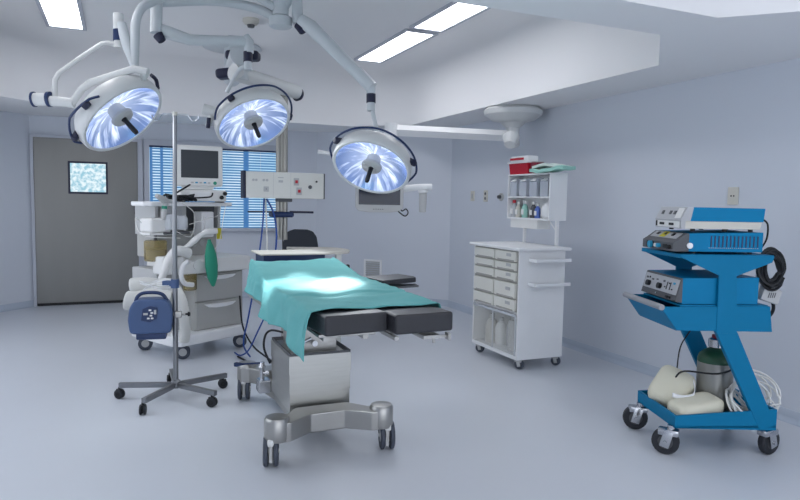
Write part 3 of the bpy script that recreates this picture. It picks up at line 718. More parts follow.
# monitor
mc = Vector((2.125, 5.334, 1.414)); dv = (Vector((0, 0, 1.4))-mc); ang = math.atan2(dv.y, dv.x)+PI/2
t = thing('surgical_monitor', 'grey-framed flat monitor with a dark blue screen behind the right-hand surgical light', 'monitor', mc, ang+.05)
a = MB(); P = [(-.215, -.085), (-.19, -.115), (-.1, -.128), (.1, -.128), (.19, -.115), (.215, -.085), (.215, .20), (-.215, .20)]
a.prism_xz(P, 0, .05, bev=.008); a.build('casing', 'lgrey', t)
a = MB(); a.span((-.185, -.004, -.06), (.185, .002, .18), bev=.001); a.build('screen', 'screenb', t)
a = MB()
for i in range(5): a.cyl((-.05+i*.02, 0, -.10), (-.05+i*.02, -.004, -.10), .005, n=8)
a.build('button', 'dgrey', t)
a = MB(); a.box((0, .09, .06), (.1, .1, .1), bev=.01); a.build('mount_bracket', 'white', t)
hose([(2.278, 5.291, 1.310), (2.303, 5.278, 1.284), (2.343, 5.258, 1.257), (2.369, 5.249, 1.285), (2.353, 5.259, 1.320), (2.319, 5.272, 1.302), (2.303, 5.282, 1.337)], .006, 'cableb', 'short black cable looped under the monitor behind the surgical light', 'monitor_cable', 'cable')

# ------------------------------------------------------------------ IV pole
iv = thing('iv_stand', 'steel infusion stand on five legs with two hooks at the top', 'iv stand', (.337, 4.62, 0))
a = MB(); a.tube([(0, 0, .10), (0, 0, 1.10)], .0175, 16); a.tube([(0, 0, 1.10), (.01, 0, 1.95)], .0145, 16); a.build('pole', 'polem', iv)
a = MB(); a.lathe([(0, .07), (.03, .07), (.035, .08), (.035, .115), (.02, .13), (0, .13)], n=20); a.build('hub', 'polem', iv)
for k in range(5):
    an = math.radians(162.6+72*k); c, s = math.cos(an), math.sin(an)
    a = MB(); a.box((.20*c, .20*s, .092), (.36, .03, .034), (0, 0, an), bev=.002); a.build('leg', 'polem', iv)
    caster(iv, .365*c-.012, .365*s, .033, .08, swing=an+random.uniform(-.6, .6), fork='black', tyre='rubber', hub='black', w=.015, off=.0)
# hook bar, built along image-left to right
e = Vector((math.cos(math.radians(-23.6)), math.sin(math.radians(-23.6)), 0))
def hk(x, z): return (e.x*x+.01, e.y*x, z)
a = MB(); a.tube(smooth_path([hk(-.155, 1.94), hk(-.15, 1.92), hk(-.125, 1.905), hk(-.105, 1.915), hk(-.09, 1.942), hk(-.07, 1.95), hk(0, 1.95), hk(.07, 1.948), hk(.09, 1.94), hk(.11, 1.915), hk(.13, 1.905), hk(.155, 1.92), hk(.16, 1.945)], 4), .004, 8); a.build('hook_bar', 'chrome', iv)
a = MB(); a.cyl((.01, 0, 1.94), (.01, 0, 1.965), .017, n=14); a.build('pole_cap', 'cream', iv)
a = MB(); a.cyl((0, 0, .77), (0, 0, .83), .028, n=16); a.box((.03*-e.x, .03*-e.y, .80), (.11, .035, .04), (0, 0, -.41), bev=.008); a.build('pole_clamp', 'pump', iv)

# pump / warming unit hooked on the pole
pc = (0.172, 4.614, 0.419)
t = thing('warming_unit', 'blue portable warming unit with a carry handle, clamped to the infusion stand', 'pump', (pc[0]+.01, pc[1], pc[2]+.01), math.radians(-8))
t.scale = (.94, .94, .92)
a = MB(); P = [(-.14, .06), (-.152, .15), (-.14, .24), (-.115, .285), (-.07, .30), (.08, .30), (.12, .28), (.145, .22), (.15, .14), (.14, .06), (.12, .045), (-.12, .045)]
a.prism_xz(P, -.07, .09, bev=.018); bd = a.build('body', 'pump', t)
a = MB(); a.span((-.10, -.05, 0), (.105, .08, .05), bev=.012); a.build('foot_block', 'pumpd', t)
a = MB(); a.tube(smooth_path([(-.105, 0, .275), (-.09, 0, .315), (-.05, 0, .34), (.03, 0, .342), (.08, 0, .325), (.11, 0, .28)], 5), .013, 10); a.build('carry_handle', 'pumpd', t)
a = MB(); a.prism_xz([(-.06, .15), (-.05, .23), (.0, .255), (.05, .24), (.045, .16), (.0, .135)], -.078, -.068, bev=.003); cp = a.build('control_panel', 'pumpd', t)
a = MB(); a.span((-.045, -.083, .19), (-.015, -.077, .205)); a.build('display', 'lgrey', cp)
for (x, z) in ((.0, .225), (.012, .205), (.006, .185), (.014, .165), (-.012, .165)):
    a = MB(); a.box((x, -.080, z), (.018, .006, .012), bev=.002); a.build('button', 'whitep', cp)
a = MB(); a.box((.034, -.080, .21), (.016, .006, .032), bev=.002); a.build('button', 'lgrey', cp)
a = MB(); a.cyl((.13, .02, .17), (.235, .0, .175), .010); a.box((.185, .0, .175), (.05, .045, .05), bev=.008); a.build('clamp_arm', 'steel_lt', t)
a = MB(); a.cyl((.235, .0, .175), (.252, -.002, .175), .008); a.cyl((.252, -.002, .175), (.268, -.004, .175), .018, .014, n=12); a.build('clamp_knob', 'black', t)

# corrugated warm-air hose
def corrugated(pts, r, k=12, amp=.022):
    p = smooth_path(pts, k); a = MB(); n = len(p)
    a.tube(p, [r*(1+amp*(1 if i % 2 else -1))*math.sqrt(max(.08, 1-max(0, 1-i/6)**2)) for i in range(n)], 20); return a
a = corrugated([(0.015, 4.987, 0.645), (0.075, 4.982, 0.635), (0.137, 5.042, 0.631), (0.236, 5.088, 0.642), (0.347, 5.059, 0.626)], .070, 14)
single(a, 'coiled_hose', 'hose', 'lower fold of white corrugated air hose bunched behind the blue warming unit', 'hose', ang=80)
a = corrugated([(0.052, 5.218, 0.715), (0.122, 5.210, 0.721), (0.200, 5.219, 0.717), (0.287, 5.234, 0.696), (0.357, 5.201, 0.674)], .058, 14)
single(a, 'coiled_hose', 'hose', 'upper fold of white corrugated air hose above the blue warming unit', 'hose', ang=80)
a = corrugated([(0.253, 5.141, 0.717), (0.335, 5.074, 0.738), (0.394, 5.020, 0.660), (0.426, 4.995, 0.534), (0.433, 5.002, 0.395), (0.427, 5.019, 0.308)], .040, 14)
single(a, 'air_hose', 'hose', 'white corrugated hose curving down behind the infusion stand pole', 'hose', ang=80)
a = MB(); pts = []
for i in range(90):
    q = i/89; an = q*2*PI*4; pts.append(Vector((.32-.09+.11*math.cos(an)*(1-.1*math.sin(an*1.3)), 4.66+.05*math.sin(an), .79+.025*math.sin(an*.7)+.012*math.sin(an*2.3))))
a.tube(pts, .0024, 6); single(a, 'tubing_coil', 'white', 'loose coil of clear tubing clipped to the pole above the blue warming unit', 'tubing')

# ------------------------------------------------------------------ anaesthesia machine
am = thing('anaesthesia_machine', 'white and grey anaesthesia machine on castors in front of the window', 'anaesthesia machine', (.447, 5.651, 0), math.radians(28))
a = MB(); a.prism([(-.10, .0), (-.04, -.09), (.68, -.05), (.74, .0), (.74, .62), (-.10, .62)], .095, Matrix.Translation((0, 0, .135)), bev=.02); a.build('base_plate', 'white', am)
for (x, y) in ((.06, .05), (.66, .05), (.02, .58), (.70, .58)): caster(am, x, y, .062, .15, swing=-.6, fork='lgrey', tyre='grubber', hub='lgrey', w=.022, off=.0)
a = MB(); a.span((.16, .02, .21), (.67, .58, .75), bev=.006); a.build('cabinet', 'mgrey', am)
for z0, z1 in ((.235, .475), (.485, .725)):
    a = MB(); a.span((.165, .003, z0), (.645, .022, z1), bev=.006); dr = a.build('drawer', 'mgrey', am)
    a = MB(); P = [(.24, z1-.02), (.57, z1-.02), (.53, z1-.045), (.46, z1-.055), (.35, z1-.055), (.28, z1-.045)]; a.prism_xz(P, -.022, .004, bev=.003); a.build('handle', 'white', dr)
a = MB(); a.prism([(.05, -.05), (.70, -.06), (.72, 0), (.72, .60), (.05, .60)], .125, Matrix.Translation((0, 0, .74)), bev=.016); a.build('worktop', 'whitep', am)
a = MB(); a.span((-.10, .18, .21), (.15, .58, .77), bev=.01); a.build('side_column', 'lgrey', am)
# rear rack
a = MB(); a.span((-.05, .30, .86), (.59, .58, 1.08), bev=.01); a.build('rack_lower', 'mgrey', am)
a = MB()
for x in (-.05, .22, .58): a.span((x-.014, .25, 1.06), (x+.014, .58, 1.312))
a.span((-.06, .56, 1.06), (.59, .58, 1.312)); a.span((-.06, .25, 1.07), (.59, .58, 1.09)); a.build('rack_frame', 'lgrey', am)
a = MB(); a.span((-.02, .22, 1.10), (.20, .5, 1.31), bev=.006); ps = a.build('ventilator_display', 'lgrey', am)
a = MB(); a.span((.02, .212, 1.14), (.17, .222, 1.28), bev=.002); a.build('screen', 'panelt', ps)
a = MB(); a.box((.15, .21, 1.17), (.02, .01, .012)); a.build('red_light', 'red', ps)
a = MB(); a.span((.24, .30, 1.10), (.565, .5, 1.31)); a.build('dark_bay', 'dgrey', am)
a = MB(); a.box((.38, .20, 1.15), (.13, .13, .23), bev=.012); a.box((.38, .13, 1.15), (.08, .03, .15), bev=.008); a.build('vaporiser', 'white', am)
for x, z in ((.04, .99), (.34, .97), (.43, .98)):
    a = MB(); a.lathe([(.03, 0), (.034, .005), (.03, .012), (.018, .012), (.016, .006), (0, .006)], n=20, Mx=mrot((x, .30, z), (PI/2, 0, 0))); a.build('dial', 'lgrey', am)
a = MB(); a.box((.56, .22, 1.06), (.05, .01, .10)); a.build('yellow_tag', 'yellow', am)
a = MB(); a.prism([(-.25, .12), (-.20, .08), (.66, .16), (.66, .58), (-.10, .58), (-.25, .30)], .035, Matrix.Translation((0, 0, 1.312)), bev=.008); a.build('top_shelf', 'white', am)
# breathing block on the left with arms
a = MB(); a.box((-.14, .12, 1.155), (.19, .18, .12), bev=.02, seg=3); a.box((-.12, .12, 1.085), (.24, .16, .02), bev=.004); a.build('breathing_block', 'whitep', am)
a = MB(); a.span((-.12, .02, 1.08), (.12, .35, 1.10), bev=.004); a.build('block_bracket', 'dgrey', am)
a = MB(); a.lathe([(0, 0), (.05, 0), (.055, .02), (.055, .10), (.045, .125), (0, .13)], c=(-.06, .05, 1.12), n=24); a.lathe([(0, 0), (.05, 0), (.055, .02), (.055, .09), (.04, .115), (0, .12)], c=(.06, .06, 1.12), n=24); a.build('flow_dome', 'clearw', am)
a = MB(); a.box((-.10, .0, .83), (.20, .16, .15), bev=.02, seg=3); a.box((.08, -.03, .80), (.26, .12, .11), bev=.02, seg=3); a.cyl((.12, -.10, .82), (.12, -.02, .82), .045, n=20); a.build('absorber_block', 'whitep', am)
a = MB(); a.tube(smooth_path([(-.08, -.02, .90), (.04, -.06, .98), (.14, -.08, 1.06), (.22, -.08, 1.10)], 5), [.024+.004*math.sin(i) for i in range(16)], 12); a.box((.26, -.07, 1.10), (.12, .06, .05), (0, -.1, 0), bev=.01); a.build('bag_arm', 'whitep', am)
a = MB(); a.tube(smooth_path([(.05, -.05, .92), (-.06, -.08, .95), (-.14, -.09, .90), (-.19, -.08, .78), (-.23, -.06, .66)], 7), [.047-.0008*i for i in range(29)], 16); a.build('suction_arm', 'whitep', am)
a = MB(); a.tube(smooth_path([(.0, -.12, .86), (-.06, -.14, .82), (-.07, -.14, .74), (-.03, -.13, .68), (.05, -.12, .66)], 6), .020, 14); a.build('breathing_port', 'white', am)
for (x, y, z, h) in ((-.155, .10, .86, .17), (.105, .0, .60, .15)):
    a = MB(); a.lathe([(0, 0), (.085 if h > .16 else .05, 0), (.09 if h > .16 else .055, .01), (.09 if h > .16 else .055, h*.95), (.08 if h > .16 else .05, h), (0, h)], c=(x, y, z), n=28); j = a.build('absorber_canister', 'amber', am)
    a = MB(); a.cyl((x, y, z+.01), (x, y, z+h*.55), .075 if h > .16 else .045, n=24); a.build('granules', 'cream', j)
a = MB(); a.cyl((-.155, .10, 1.03), (-.155, .10, 1.075), .014, n=12); a.build('canister_post', 'dgrey', am)
# breathing bag
a = MB(); pr = [(0, 0), (.018, .01), (.05, .08), (.062, .17), (.058, .26), (.035, .34), (.018, .375), (.016, .39), (0, .39)]
t_ = MB(); t_.lathe(pr, n=24); bmesh.ops.scale(t_.bm, vec=(.95, .6, 1.05), verts=t_.bm.verts); a.add(t_.bm, Matrix.Translation((.225, -.16, .63)) @ Matrix.Rotation(-.10, 4, 'Y'))
a.build('breathing_bag', 'green', am)
# left white mast with sampling tubes
a = MB(); a.tube(smooth_path([(-.30, .06, 1.18), (-.36, .04, 1.22), (-.36, .02, 1.14), (-.32, 0, 1.08), (-.18, -.02, 1.06), (.0, -.02, 1.05)], 6), .004, 6); a.tube(smooth_path([(-.05, 0, 1.12), (.1, -.02, 1.06), (.15, 0, 1.25), (.05, .03, 1.34)], 6), .003, 6)
a.tube(smooth_path([(.46, .06, 1.34), (.38, -.02, 1.24), (.22, -.03, 1.2), (.1, .0, 1.16)], 6), .003, 6); a.tube(smooth_path([(.55, .1, 1.34), (.48, .05, 1.2), (.36, -.05, 1.0), (.18, -.10, .84)], 6), .003, 6)
a.build('sampling_tube', 'cablew', am)
a = MB(); a.cyl((-.12, .04, 1.20), (-.09, .04, 1.36), .022, n=14); a.cyl((-.10, .04, 1.36), (-.20, .0, 1.40), .03, .018, n=14); a.cyl((-.10, .04, 1.36), (-.01, .04, 1.35), .02, .014, n=12); a.build('flow_sensor', 'lgrey', am)
a = MB(); a.cyl((-.106, .04, 1.29), (-.103, .04, 1.315), .024, n=14); a.build('sensor_band', 'green', am)

def lw(x, y, z): return ROOTS[am.name] @ Vector((x, y, z))
# gas monitor box and patient monitor on the top shelf
p = lw(.42, .30, 1.348); A28 = math.radians(28)
t = thing('gas_module', 'low white instrument with two dark knobs under the patient monitor', 'instrument', p, A28-.42)
a = MB(); a.span((-.20, -.14, .008), (.20, .16, .11), bev=.012); a.build('casing', 'whitep', t)
a = MB(); a.span((-.12, -.147, .02), (.06, -.139, .095), bev=.003); a.build('front_panel', 'white', t)
for x, z, r in ((.155, .045, .018), (.185, .08, .018)): a = MB(); a.cyl((x, -.14, z), (x, -.165, z), r, n=16); a.build('knob', 'black', t)
a = MB()
for x in (-.17, .17): a.span((x-.015, -.12, 0), (x+.015, .14, .009))
a.build('foot', 'black', t)
p = lw(.375, .28, 1.460)
t = thing('patient_monitor', 'off-white patient monitor with a blank grey screen on top of the anaesthesia machine', 'monitor', p, A28-.46)
t.scale = (1, 1, 1.04)
a = MB(); a.span((-.205, -.10, .03), (.205, .08, .375), bev=.014); a.prism_xz([(-.12, 0), (.12, 0), (.14, .035), (-.14, .035)], -.08, .08, bev=.004); a.build('casing', 'whitep', t)
a = MB(); a.span((-.155, -.104, .10), (.165, -.099, .335), bev=.002); a.build('screen', 'screen', t)
for i in range(5): a = MB(); a.box((-.06+i*.036, -.103, .06), (.022, .008, .012), bev=.002); a.build('button', 'led' if i % 2 else 'lgrey', t)
a = MB(); a.cyl((.135, -.10, .058), (.135, -.112, .058), .015, n=16); a.build('rotary_knob', 'green', t)
# dark cable heap on the shelf
a = MB(); random.seed(3); pts = []
for i in range(46):
    an = i*1.1; pts.append(lw(.12+.14*math.cos(an)*random.uniform(.5, 1), .18+.07*math.sin(an*1.3)*random.uniform(.5, 1), 1.365+.022*(1+math.sin(i*2.1))*random.uniform(.4, 1.2)))
a.tube(smooth_path(pts, 3), .010, 7); single(a, 'monitor_lead_bundle', 'cableb', 'tangled heap of black monitor leads on the anaesthesia machine shelf', 'cables')
hose([lw(.02, .14, 1.40), lw(.08, .12, 1.44), lw(.16, .13, 1.48), lw(.22, .17, 1.50)], .008, 'cableb', 'black lead rising from the heap to the patient monitor', 'monitor_lead', 'cable')
hose([lw(.20, .12, 1.385), lw(.30, .09, 1.39), lw(.38, .09, 1.40), lw(.42, .12, 1.43)], .007, 'cableb', 'black lead plugged into the front of the low white instrument', 'monitor_lead', 'cable')
# hoses behind the table at floor level
hose([(1.10, 5.25, .45), (1.04, 5.32, .28), (.99, 5.45, .10), (.95, 5.62, .015), (.92, 5.75, .012)], .007, 'blueh', 'blue hose dropping to the floor between the machine and the table')
hose([(.99, 5.9, .5), (.99, 5.75, .25), (1.05, 5.55, .10), (1.16, 5.35, .012), (1.12, 5.1, .012), (1.0, 5.3, .012), (.92, 5.6, .012)], .008, 'cableb', 'dark cable looping on the floor behind the operating table', 'floor_cable', 'cable')

# ------------------------------------------------------------------ supply cart
ct = thing('supply_cart', 'white supply cart with two columns of drawers and clear lower doors', 'cart', (3.24, 4.77, 0))
x0, x1, y0, y1, z0, z1 = 3.0, 3.46, 4.40, 5.14, .085, 1.0
a = MB(); th = .018
a.span((x0, y0, z0), (x1, y0+th, z1), bev=.002); a.span((x0, y1-th, z0), (x1, y1, z1), bev=.002); a.span((x1-th, y0+th, z0), (x1, y1-th, z1))
a.span((x0, y0+th, z0), (x1-th, y1-th, z0+.03)); a.span((x0+.01, y0+th, .47), (x1-th, y1-th, .485)); a.span((x0+.014, y0+th, .485), (x0+.03, y1-th, z1)); a.build('carcass', 'white', ct, world=True)
a = MB(); a.box((3.23, 4.77, 1.012), (.53, .82, .028), bev=.01, seg=3); a.build('worktop', 'white', ct, world=True)
rows = [(.905, .985), (.828, .893), (.742, .816), (.598, .722), (.492, .586)]
for j, (ya, yb) in enumerate(((y0+.045, y0+.365), (y0+.38, y1-.025))):
    for (za, zb) in rows:
        a = MB(); a.span((x0-.012, ya, za), (x0+.012, yb, zb), bev=.004); dr = a.build('drawer', 'drawer', ct, world=True)
        a = MB(); a.span((x0-.0135, ya+.02, za-.003), (x0-.002, yb-.045, za+.012)); a.build('pull_shade_strip', 'dgap', dr, world=True)
        if j == 0: a = MB(); a.box((x0-.0135, ya+.10, (za+zb)/2+.012), (.002, .07, .026)); a.build('label', 'lgrey', dr, world=True)
a = MB(); a.span((x0+.006, y0+.02, .485), (x0+.013, y1-.02, z1-.002)); a.build('drawer_gap_shade', 'dgap', ct, world=True)
for (ya, yb) in ((y0+.022, y0+.365), (y0+.37, y1-.02)):
    a = MB(); a.span((x0-.006, ya, .12), (x0-.001, yb, .465)); dr = a.build('clear_door', 'glass', ct, world=True)
    a = MB(); a.span((x0-.009, ya, .445), (x0-.001, yb, .468)); a.span((x0-.009, ya, .118), (x0-.001, ya+.012, .445)); a.build('door_edge', 'clearw', dr, world=True)
for zc in (.915, .715):
    a = MB(); a.box((3.27, y0-.05, zc), (.35, .10, .012), (0, 0, 0), bev=.003); a.box((3.27, y0-.098, zc+.008), (.35, .008, .028), bev=.002); a.span((3.09, y0-.10, zc-.002), (3.10, y0, zc+.022)); a.build('side_rail_shelf', 'white', ct, world=True)
for (x, y) in ((x0+.045, y0+.05), (x0+.045, y1-.05), (x1-.04, y0+.05), (x1-.04, y1-.05)):
    caster(ct, x-3.24, y-4.77, .041, .095, swing=-.9, twin=False, fork='lgrey', tyre='grubber', hub='dgrey', w=.02)
# contents of the lower bay
def carton(c, s, m, label, rz=0., nm='carton', cat='box', lid=None):
    t = thing(nm, label, cat, (c[0], c[1], c[2]), rz)
    a = MB(); a.box((0, 0, s[2]/2), s, bev=.004); a.build('body', m, t)
    a = MB(); a.box((0, 0, s[2]+.002), (s[0]*.98, s[1]*.98, .006), bev=.002); a.build('flap', lid or m, t)
zf = .116
carton((3.15, 4.50, zf), (.10, .07, .24), 'bluebox', 'tall blue carton behind the clear cart door, nearest the right edge')
carton((3.13, 4.60, zf), (.12, .09, .26), 'lgrey', 'pale grey carton next to the blue one inside the cart')
def jug(c, k, m, label, cap='lgrey'):
    t = thing('plastic_bottle', label, 'bottle', c)
    a = MB(); a.lathe([(0, 0), (.05*k, 0), (.055*k, .01*k), (.055*k, .15*k), (.04*k, .19*k), (.02*k, .205*k), (.02*k, .22*k)], n=22); a.build('body', m, t)
    a = MB(); a.lathe([(.023*k, .215*k), (.023*k, .245*k), (0, .247*k)], n=16); a.build('cap', cap, t)
jug((3.14, 4.86, zf), 1.0, 'whitep', 'white plastic bottle in the left part of the cart lower bay')
jug((3.12, 4.99, zf), 1.05, 'cream', 'cream plastic bottle at the far left of the cart lower bay')
jug((3.20, 4.76, zf), 1.1, 'clearw', 'milky plastic bottle in the middle of the cart lower bay')

# ------------------------------------------------------------------ rack above the cart
rk = thing('supply_rack', 'white open supply rack standing on posts above the supply cart', 'rack', (3.42, 4.85, 1.027))
rx0, rx1, ry0, ry1, rz0, rz1 = 3.35, 3.53, 4.50, 5.15, 1.245, 1.645
a = MB(); a.span((rx0, ry0, rz0), (rx1, ry0+.012, rz1)); a.span((rx0, ry1-.012, rz0), (rx1, ry1, rz1)); a.span((rx1-.012, ry0+.012, rz0), (rx1, ry1-.012, rz1)); a.span((rx0, ry0+.012, rz0), (rx1-.012, ry1-.012, rz0+.014)); a.span((rx0, ry0, rz1-.002), (rx1, ry1, rz1+.010))
a.build('shelf_box', 'white', rk, world=True)
a = MB(); a.span((rx0, ry0+.012, 1.44), (rx1-.012, ry1-.012, 1.452)); a.build('shelf', 'white', rk, world=True)
a = MB(); a.span((3.36, 4.68, 1.165), (3.50, 5.10, 1.245), bev=.003); a.build('lower_drawer', 'whitep', rk, world=True)
for y in (4.52, 5.0):
    a = MB(); a.span((3.44, y-.012, 1.027), (3.465, y+.012, 1.25)); a.build('post', 'white', rk, world=True)
a = MB(); a.tube([(3.45, 4.52, 1.15), (3.45, 4.62, 1.235)], .006, 8); a.build('brace', 'white', rk, world=True)
# bins on the upper shelf
for i, yc in enumerate((5.07, 4.92, 4.76, 4.60)):
    t = thing('clear_bin', ('clear plastic dispenser bin at the left end of the rack upper shelf', 'clear plastic dispenser bin second from the left on the rack upper shelf', 'clear plastic dispenser bin third from the left on the rack upper shelf', 'clear plastic dispenser bin at the right end of the rack upper shelf')[i], 'bin', (3.41, yc, 1.453), 0, 'clear bins on the rack upper shelf')
    a = MB(); a.span((-.05, -.055, 0), (-.046, .055, .13)); a.span((-.05, -.055, 0), (.06, .055, .004)); a.span((-.05, -.055, 0), (.06, -.051, .16)); a.span((-.05, .051, 0), (.06, .055, .16)); a.build('body', 'clear', t)
    a = MB(); a.box((-.035, 0, .150), (.05, .07, .006), (0, -.5, 0), bev=.002); a.build('flap', 'white', t)
    a = MB()
    for k in range(5): a.box((random.uniform(-.02, .03), random.uniform(-.03, .03), .045+random.uniform(0, .02)), (.02, .022, .08), (random.uniform(-.2, .2), random.uniform(-.2, .2), 0), bev=.003)
    a.build('packet', ('lgrey', 'panelt', 'lgrey', 'dgrey')[i], t)
# lower shelf items
zz = rz0+.0145
def bottle(y, m, cap, label, k=1., x=3.40):
    t = thing('medicine_bottle', label, 'bottle', (x, y, zz), 0, 'bottles on the rack lower shelf')
    a = MB(); a.lathe([(0, 0), (.026*k, 0), (.028*k, .005), (.028*k, .09*k), (.014*k, .115*k), (.012*k, .125*k)], n=18); a.build('body', m, t)
    a = MB(); a.lathe([(.015*k, .12*k), (.015*k, .145*k), (0, .146*k)], n=14); a.build('cap', cap, t)
    a = MB(); a.box((-.028*k, 0, .05*k), (.004, .034*k, .045*k)); a.build('paper_label', 'whitep', t)
bottle(5.105, 'clearw', 'red', 'small clear bottle with a red cap, leftmost on the rack lower shelf', 1.1)
bottle(5.03, 'cream', 'whitep', 'pale bottle with a white cap beside the red-capped one on the rack', 1.0)
bottle(4.93, 'mint', 'whitep', 'bottle with a mint base and white label on the rack lower shelf', 1.05)
bottle(4.80, 'dgrey', 'whitep', 'dark bottle with a white label near the middle of the rack lower shelf', 1.0)
bottle(4.735, 'bluebox', 'whitep', 'small blue bottle beside the dark one on the rack lower shelf', .9)
t = thing('cotton_bag', 'clear bag of white cotton at the right end of the rack lower shelf', 'bag', (3.41, 4.60, zz))
a = MB(); bmesh.ops.create_icosphere(a.bm, subdivisions=3, radius=.072)
for v in a.bm.verts:
    v.co *= 1+.18*mnoise.noise(v.co*25); v.co.z = max(v.co.z, -.06); v.co.z += .06; v.co.x *= .7; v.co.z *= 1.15
a.build('cotton', 'white', t)
# on top: red container, lid pack, cloths
t = thing('sharps_box', 'red sharps container with a white lid on top of the supply rack', 'container', (3.43, 5.01, rz1+.011))
a = MB(); a.prism_xz([(-.055, 0), (.055, 0), (.07, .10), (-.07, .10)], -.15, .15, bev=.006); a.build('body', 'red', t)
a = MB(); a.box((0, 0, .106), (.16, .33, .014), bev=.004); a.box((0, .0, .14), (.12, .28, .055), bev=.012); lid = a.build('lid', 'white', t)
a = MB(); a.box((-.061, .03, .14), (.006, .22, .02)); a.build('warning_band', 'red', lid)
t = thing('wipe_pack', 'dark red pack lying beside the red container on the rack', 'pack', (3.43, 4.80, rz1+.011))
a = MB(); a.box((0, 0, .05), (.10, .08, .10), bev=.006); a.build('body', 'redd', t)
a = MB(); a.box((0, 0, .105), (.09, .07, .008), bev=.002); a.build('top_label', 'lgrey', t)
def cloth(c, sx, sy, m, label, rz, th=.02, seed=0):
    a = MB()
    def f(u, v):
        x = (u-.5)*sx; y = (v-.5)*sy
        zt = th*(.6+.4*mnoise.noise(Vector((x*15+seed, y*12, 3))))+.012*math.sin(v*5+seed)
        return Vector((x, y, zt))
    a.grid(f, 20, 26)
    for v in a.bm.verts: pass
    r = bmesh.ops.extrude_face_region(a.bm, geom=a.bm.faces[:])
    for g in r['geom']:
        if isinstance(g, bmesh.types.BMVert): g.co.z -= th*.9
    bmesh.ops.rotate(a.bm, cent=(0, 0, 0), matrix=Matrix.Rotation(rz, 3, 'Z'), verts=a.bm.verts)
    bmesh.ops.translate(a.bm, vec=Vector(c), verts=a.bm.verts)
    return single(a, 'folded_cloth', m, label, 'cloth', ang=60, group='folded cloths on the rack')
cloth((3.41, 4.56, rz1+.034), .17, .36, 'mint', 'mint green folded cloth hanging over the right end of the rack top', .25, .03, 1)
cloth((3.42, 4.58, rz1+.066), .15, .32, 'palem', 'pale folded cloth lying on top of the mint green one', .2, .025, 5)

# ------------------------------------------------------------------ blue equipment trolley
TA = math.radians(-20)
tr = thing('equipment_trolley', 'blue steel equipment trolley with slanted legs and a low tray on castors', 'trolley', (2.80, 2.555, 0), TA)
W = .48
# lower tray
a = MB(); a.prism([(0, 0), (.585, 0), (.585, W), (0, W)], .012, Matrix.Translation((0, 0, .165)))
a.prism_xz([(0, .165), (.585, .150), (.585, .27), (0, .235)], 0, .014); a.prism_xz([(0, .165), (.585, .150), (.585, .27), (0, .235)], W-.014, W)
a.span((0, .014, .165), (.014, W-.014, .235)); a.span((.571, .014, .155), (.585, W-.014, .27)); a.build('lower_tray', 'blue', tr)
# slanted legs
for yy in (0, W-.03):
    a = MB(); a.prism_xz([(.205, .71), (.325, .71), (.580, .18), (.49, .15)], yy-.002 if yy == 0 else yy, yy+.03, bev=.002); a.build('leg', 'blue', tr)
# lower shelf body with basket lip
a = MB()
side = [(-.113, .844), (-.017, .715), (.525, .709), (.505, .852)]
a.prism_xz(side, 0, .012); a.prism_xz(side, W-.012, W)
a.prism([(-.017, .012), (.525, .012), (.525, W-.012), (-.017, W-.012)], .012, Matrix.Translation((0, 0, .712)))
a.span((.50, .012, .71), (.512, W-.012, .85)); a.span((.0, .012, .846), (.50, W-.012, .856)); 
a.prism_xz([(-.113, .842), (-.108, .842), (-.012, .715), (-.017, .715)], .012, W-.012); a.build('middle_shelf', 'blue', tr)
a = MB(); a.cyl((-.110, -.002, .842), (-.110, W+.002, .842), .017, n=14); a.build('front_lip', 'lipgrey', tr)
# uprights: Y-shaped side plates carrying the upper shelf
for yy in (-.004, W-.01):
    a = MB(); a.prism_xz([(.205, .70), (.322, .70), (.302, 1.018), (.50, 1.095), (.51, 1.128), (-.016, 1.132), (-.016, 1.118), (.203, 1.02)], yy, yy+.014, bev=.001); a.build('side_plate', 'blue', tr)
a = MB(); a.prism([(-.02, 0), (.51, 0), (.51, W), (-.02, W)], .022, Matrix.Translation((0, 0, 1.112)), bev=.002); a.build('upper_shelf', 'blue', tr)
for (x, y, s) in ((-.0, .04, 2.6), (-.0, W-.04, 2.9), (.55, .03, .4), (.56, W-.04, .8)):
    caster(tr, x, y, .074, .17, swing=s, twin=False, fork='chrome', tyre='rubber', hub='dgrey', w=.028)

def tw(x, y, z): return ROOTS[tr.name] @ Vector((x, y, z))
def device(name, label, org, prof_front, L, Wd, body, feet=True):
    t = thing(name, label, 'medical device', tw(*org), TA); return t
# bottom unit on the middle shelf
t = thing('electrosurgical_unit', 'blue electrosurgical unit with sloping control panel on the trolley middle shelf', 'medical device', tw(-.025, .02, .858), TA, 'electrosurgical units on the blue trolley')
t.scale = (1.06, 1.07, 1)
a = MB(); a.prism_xz([(.035, 0), (.445, 0), (.445, .15), (.035, .142)], 0, .40, bev=.003); a.build('casing', 'devblue', t)
a = MB(); a.prism_xz([(.0, .012), (.036, .006), (.036, .142), (.030, .138)], -.001, .401, bev=.002); fp = a.build('front_frame', 'dgrey', t)
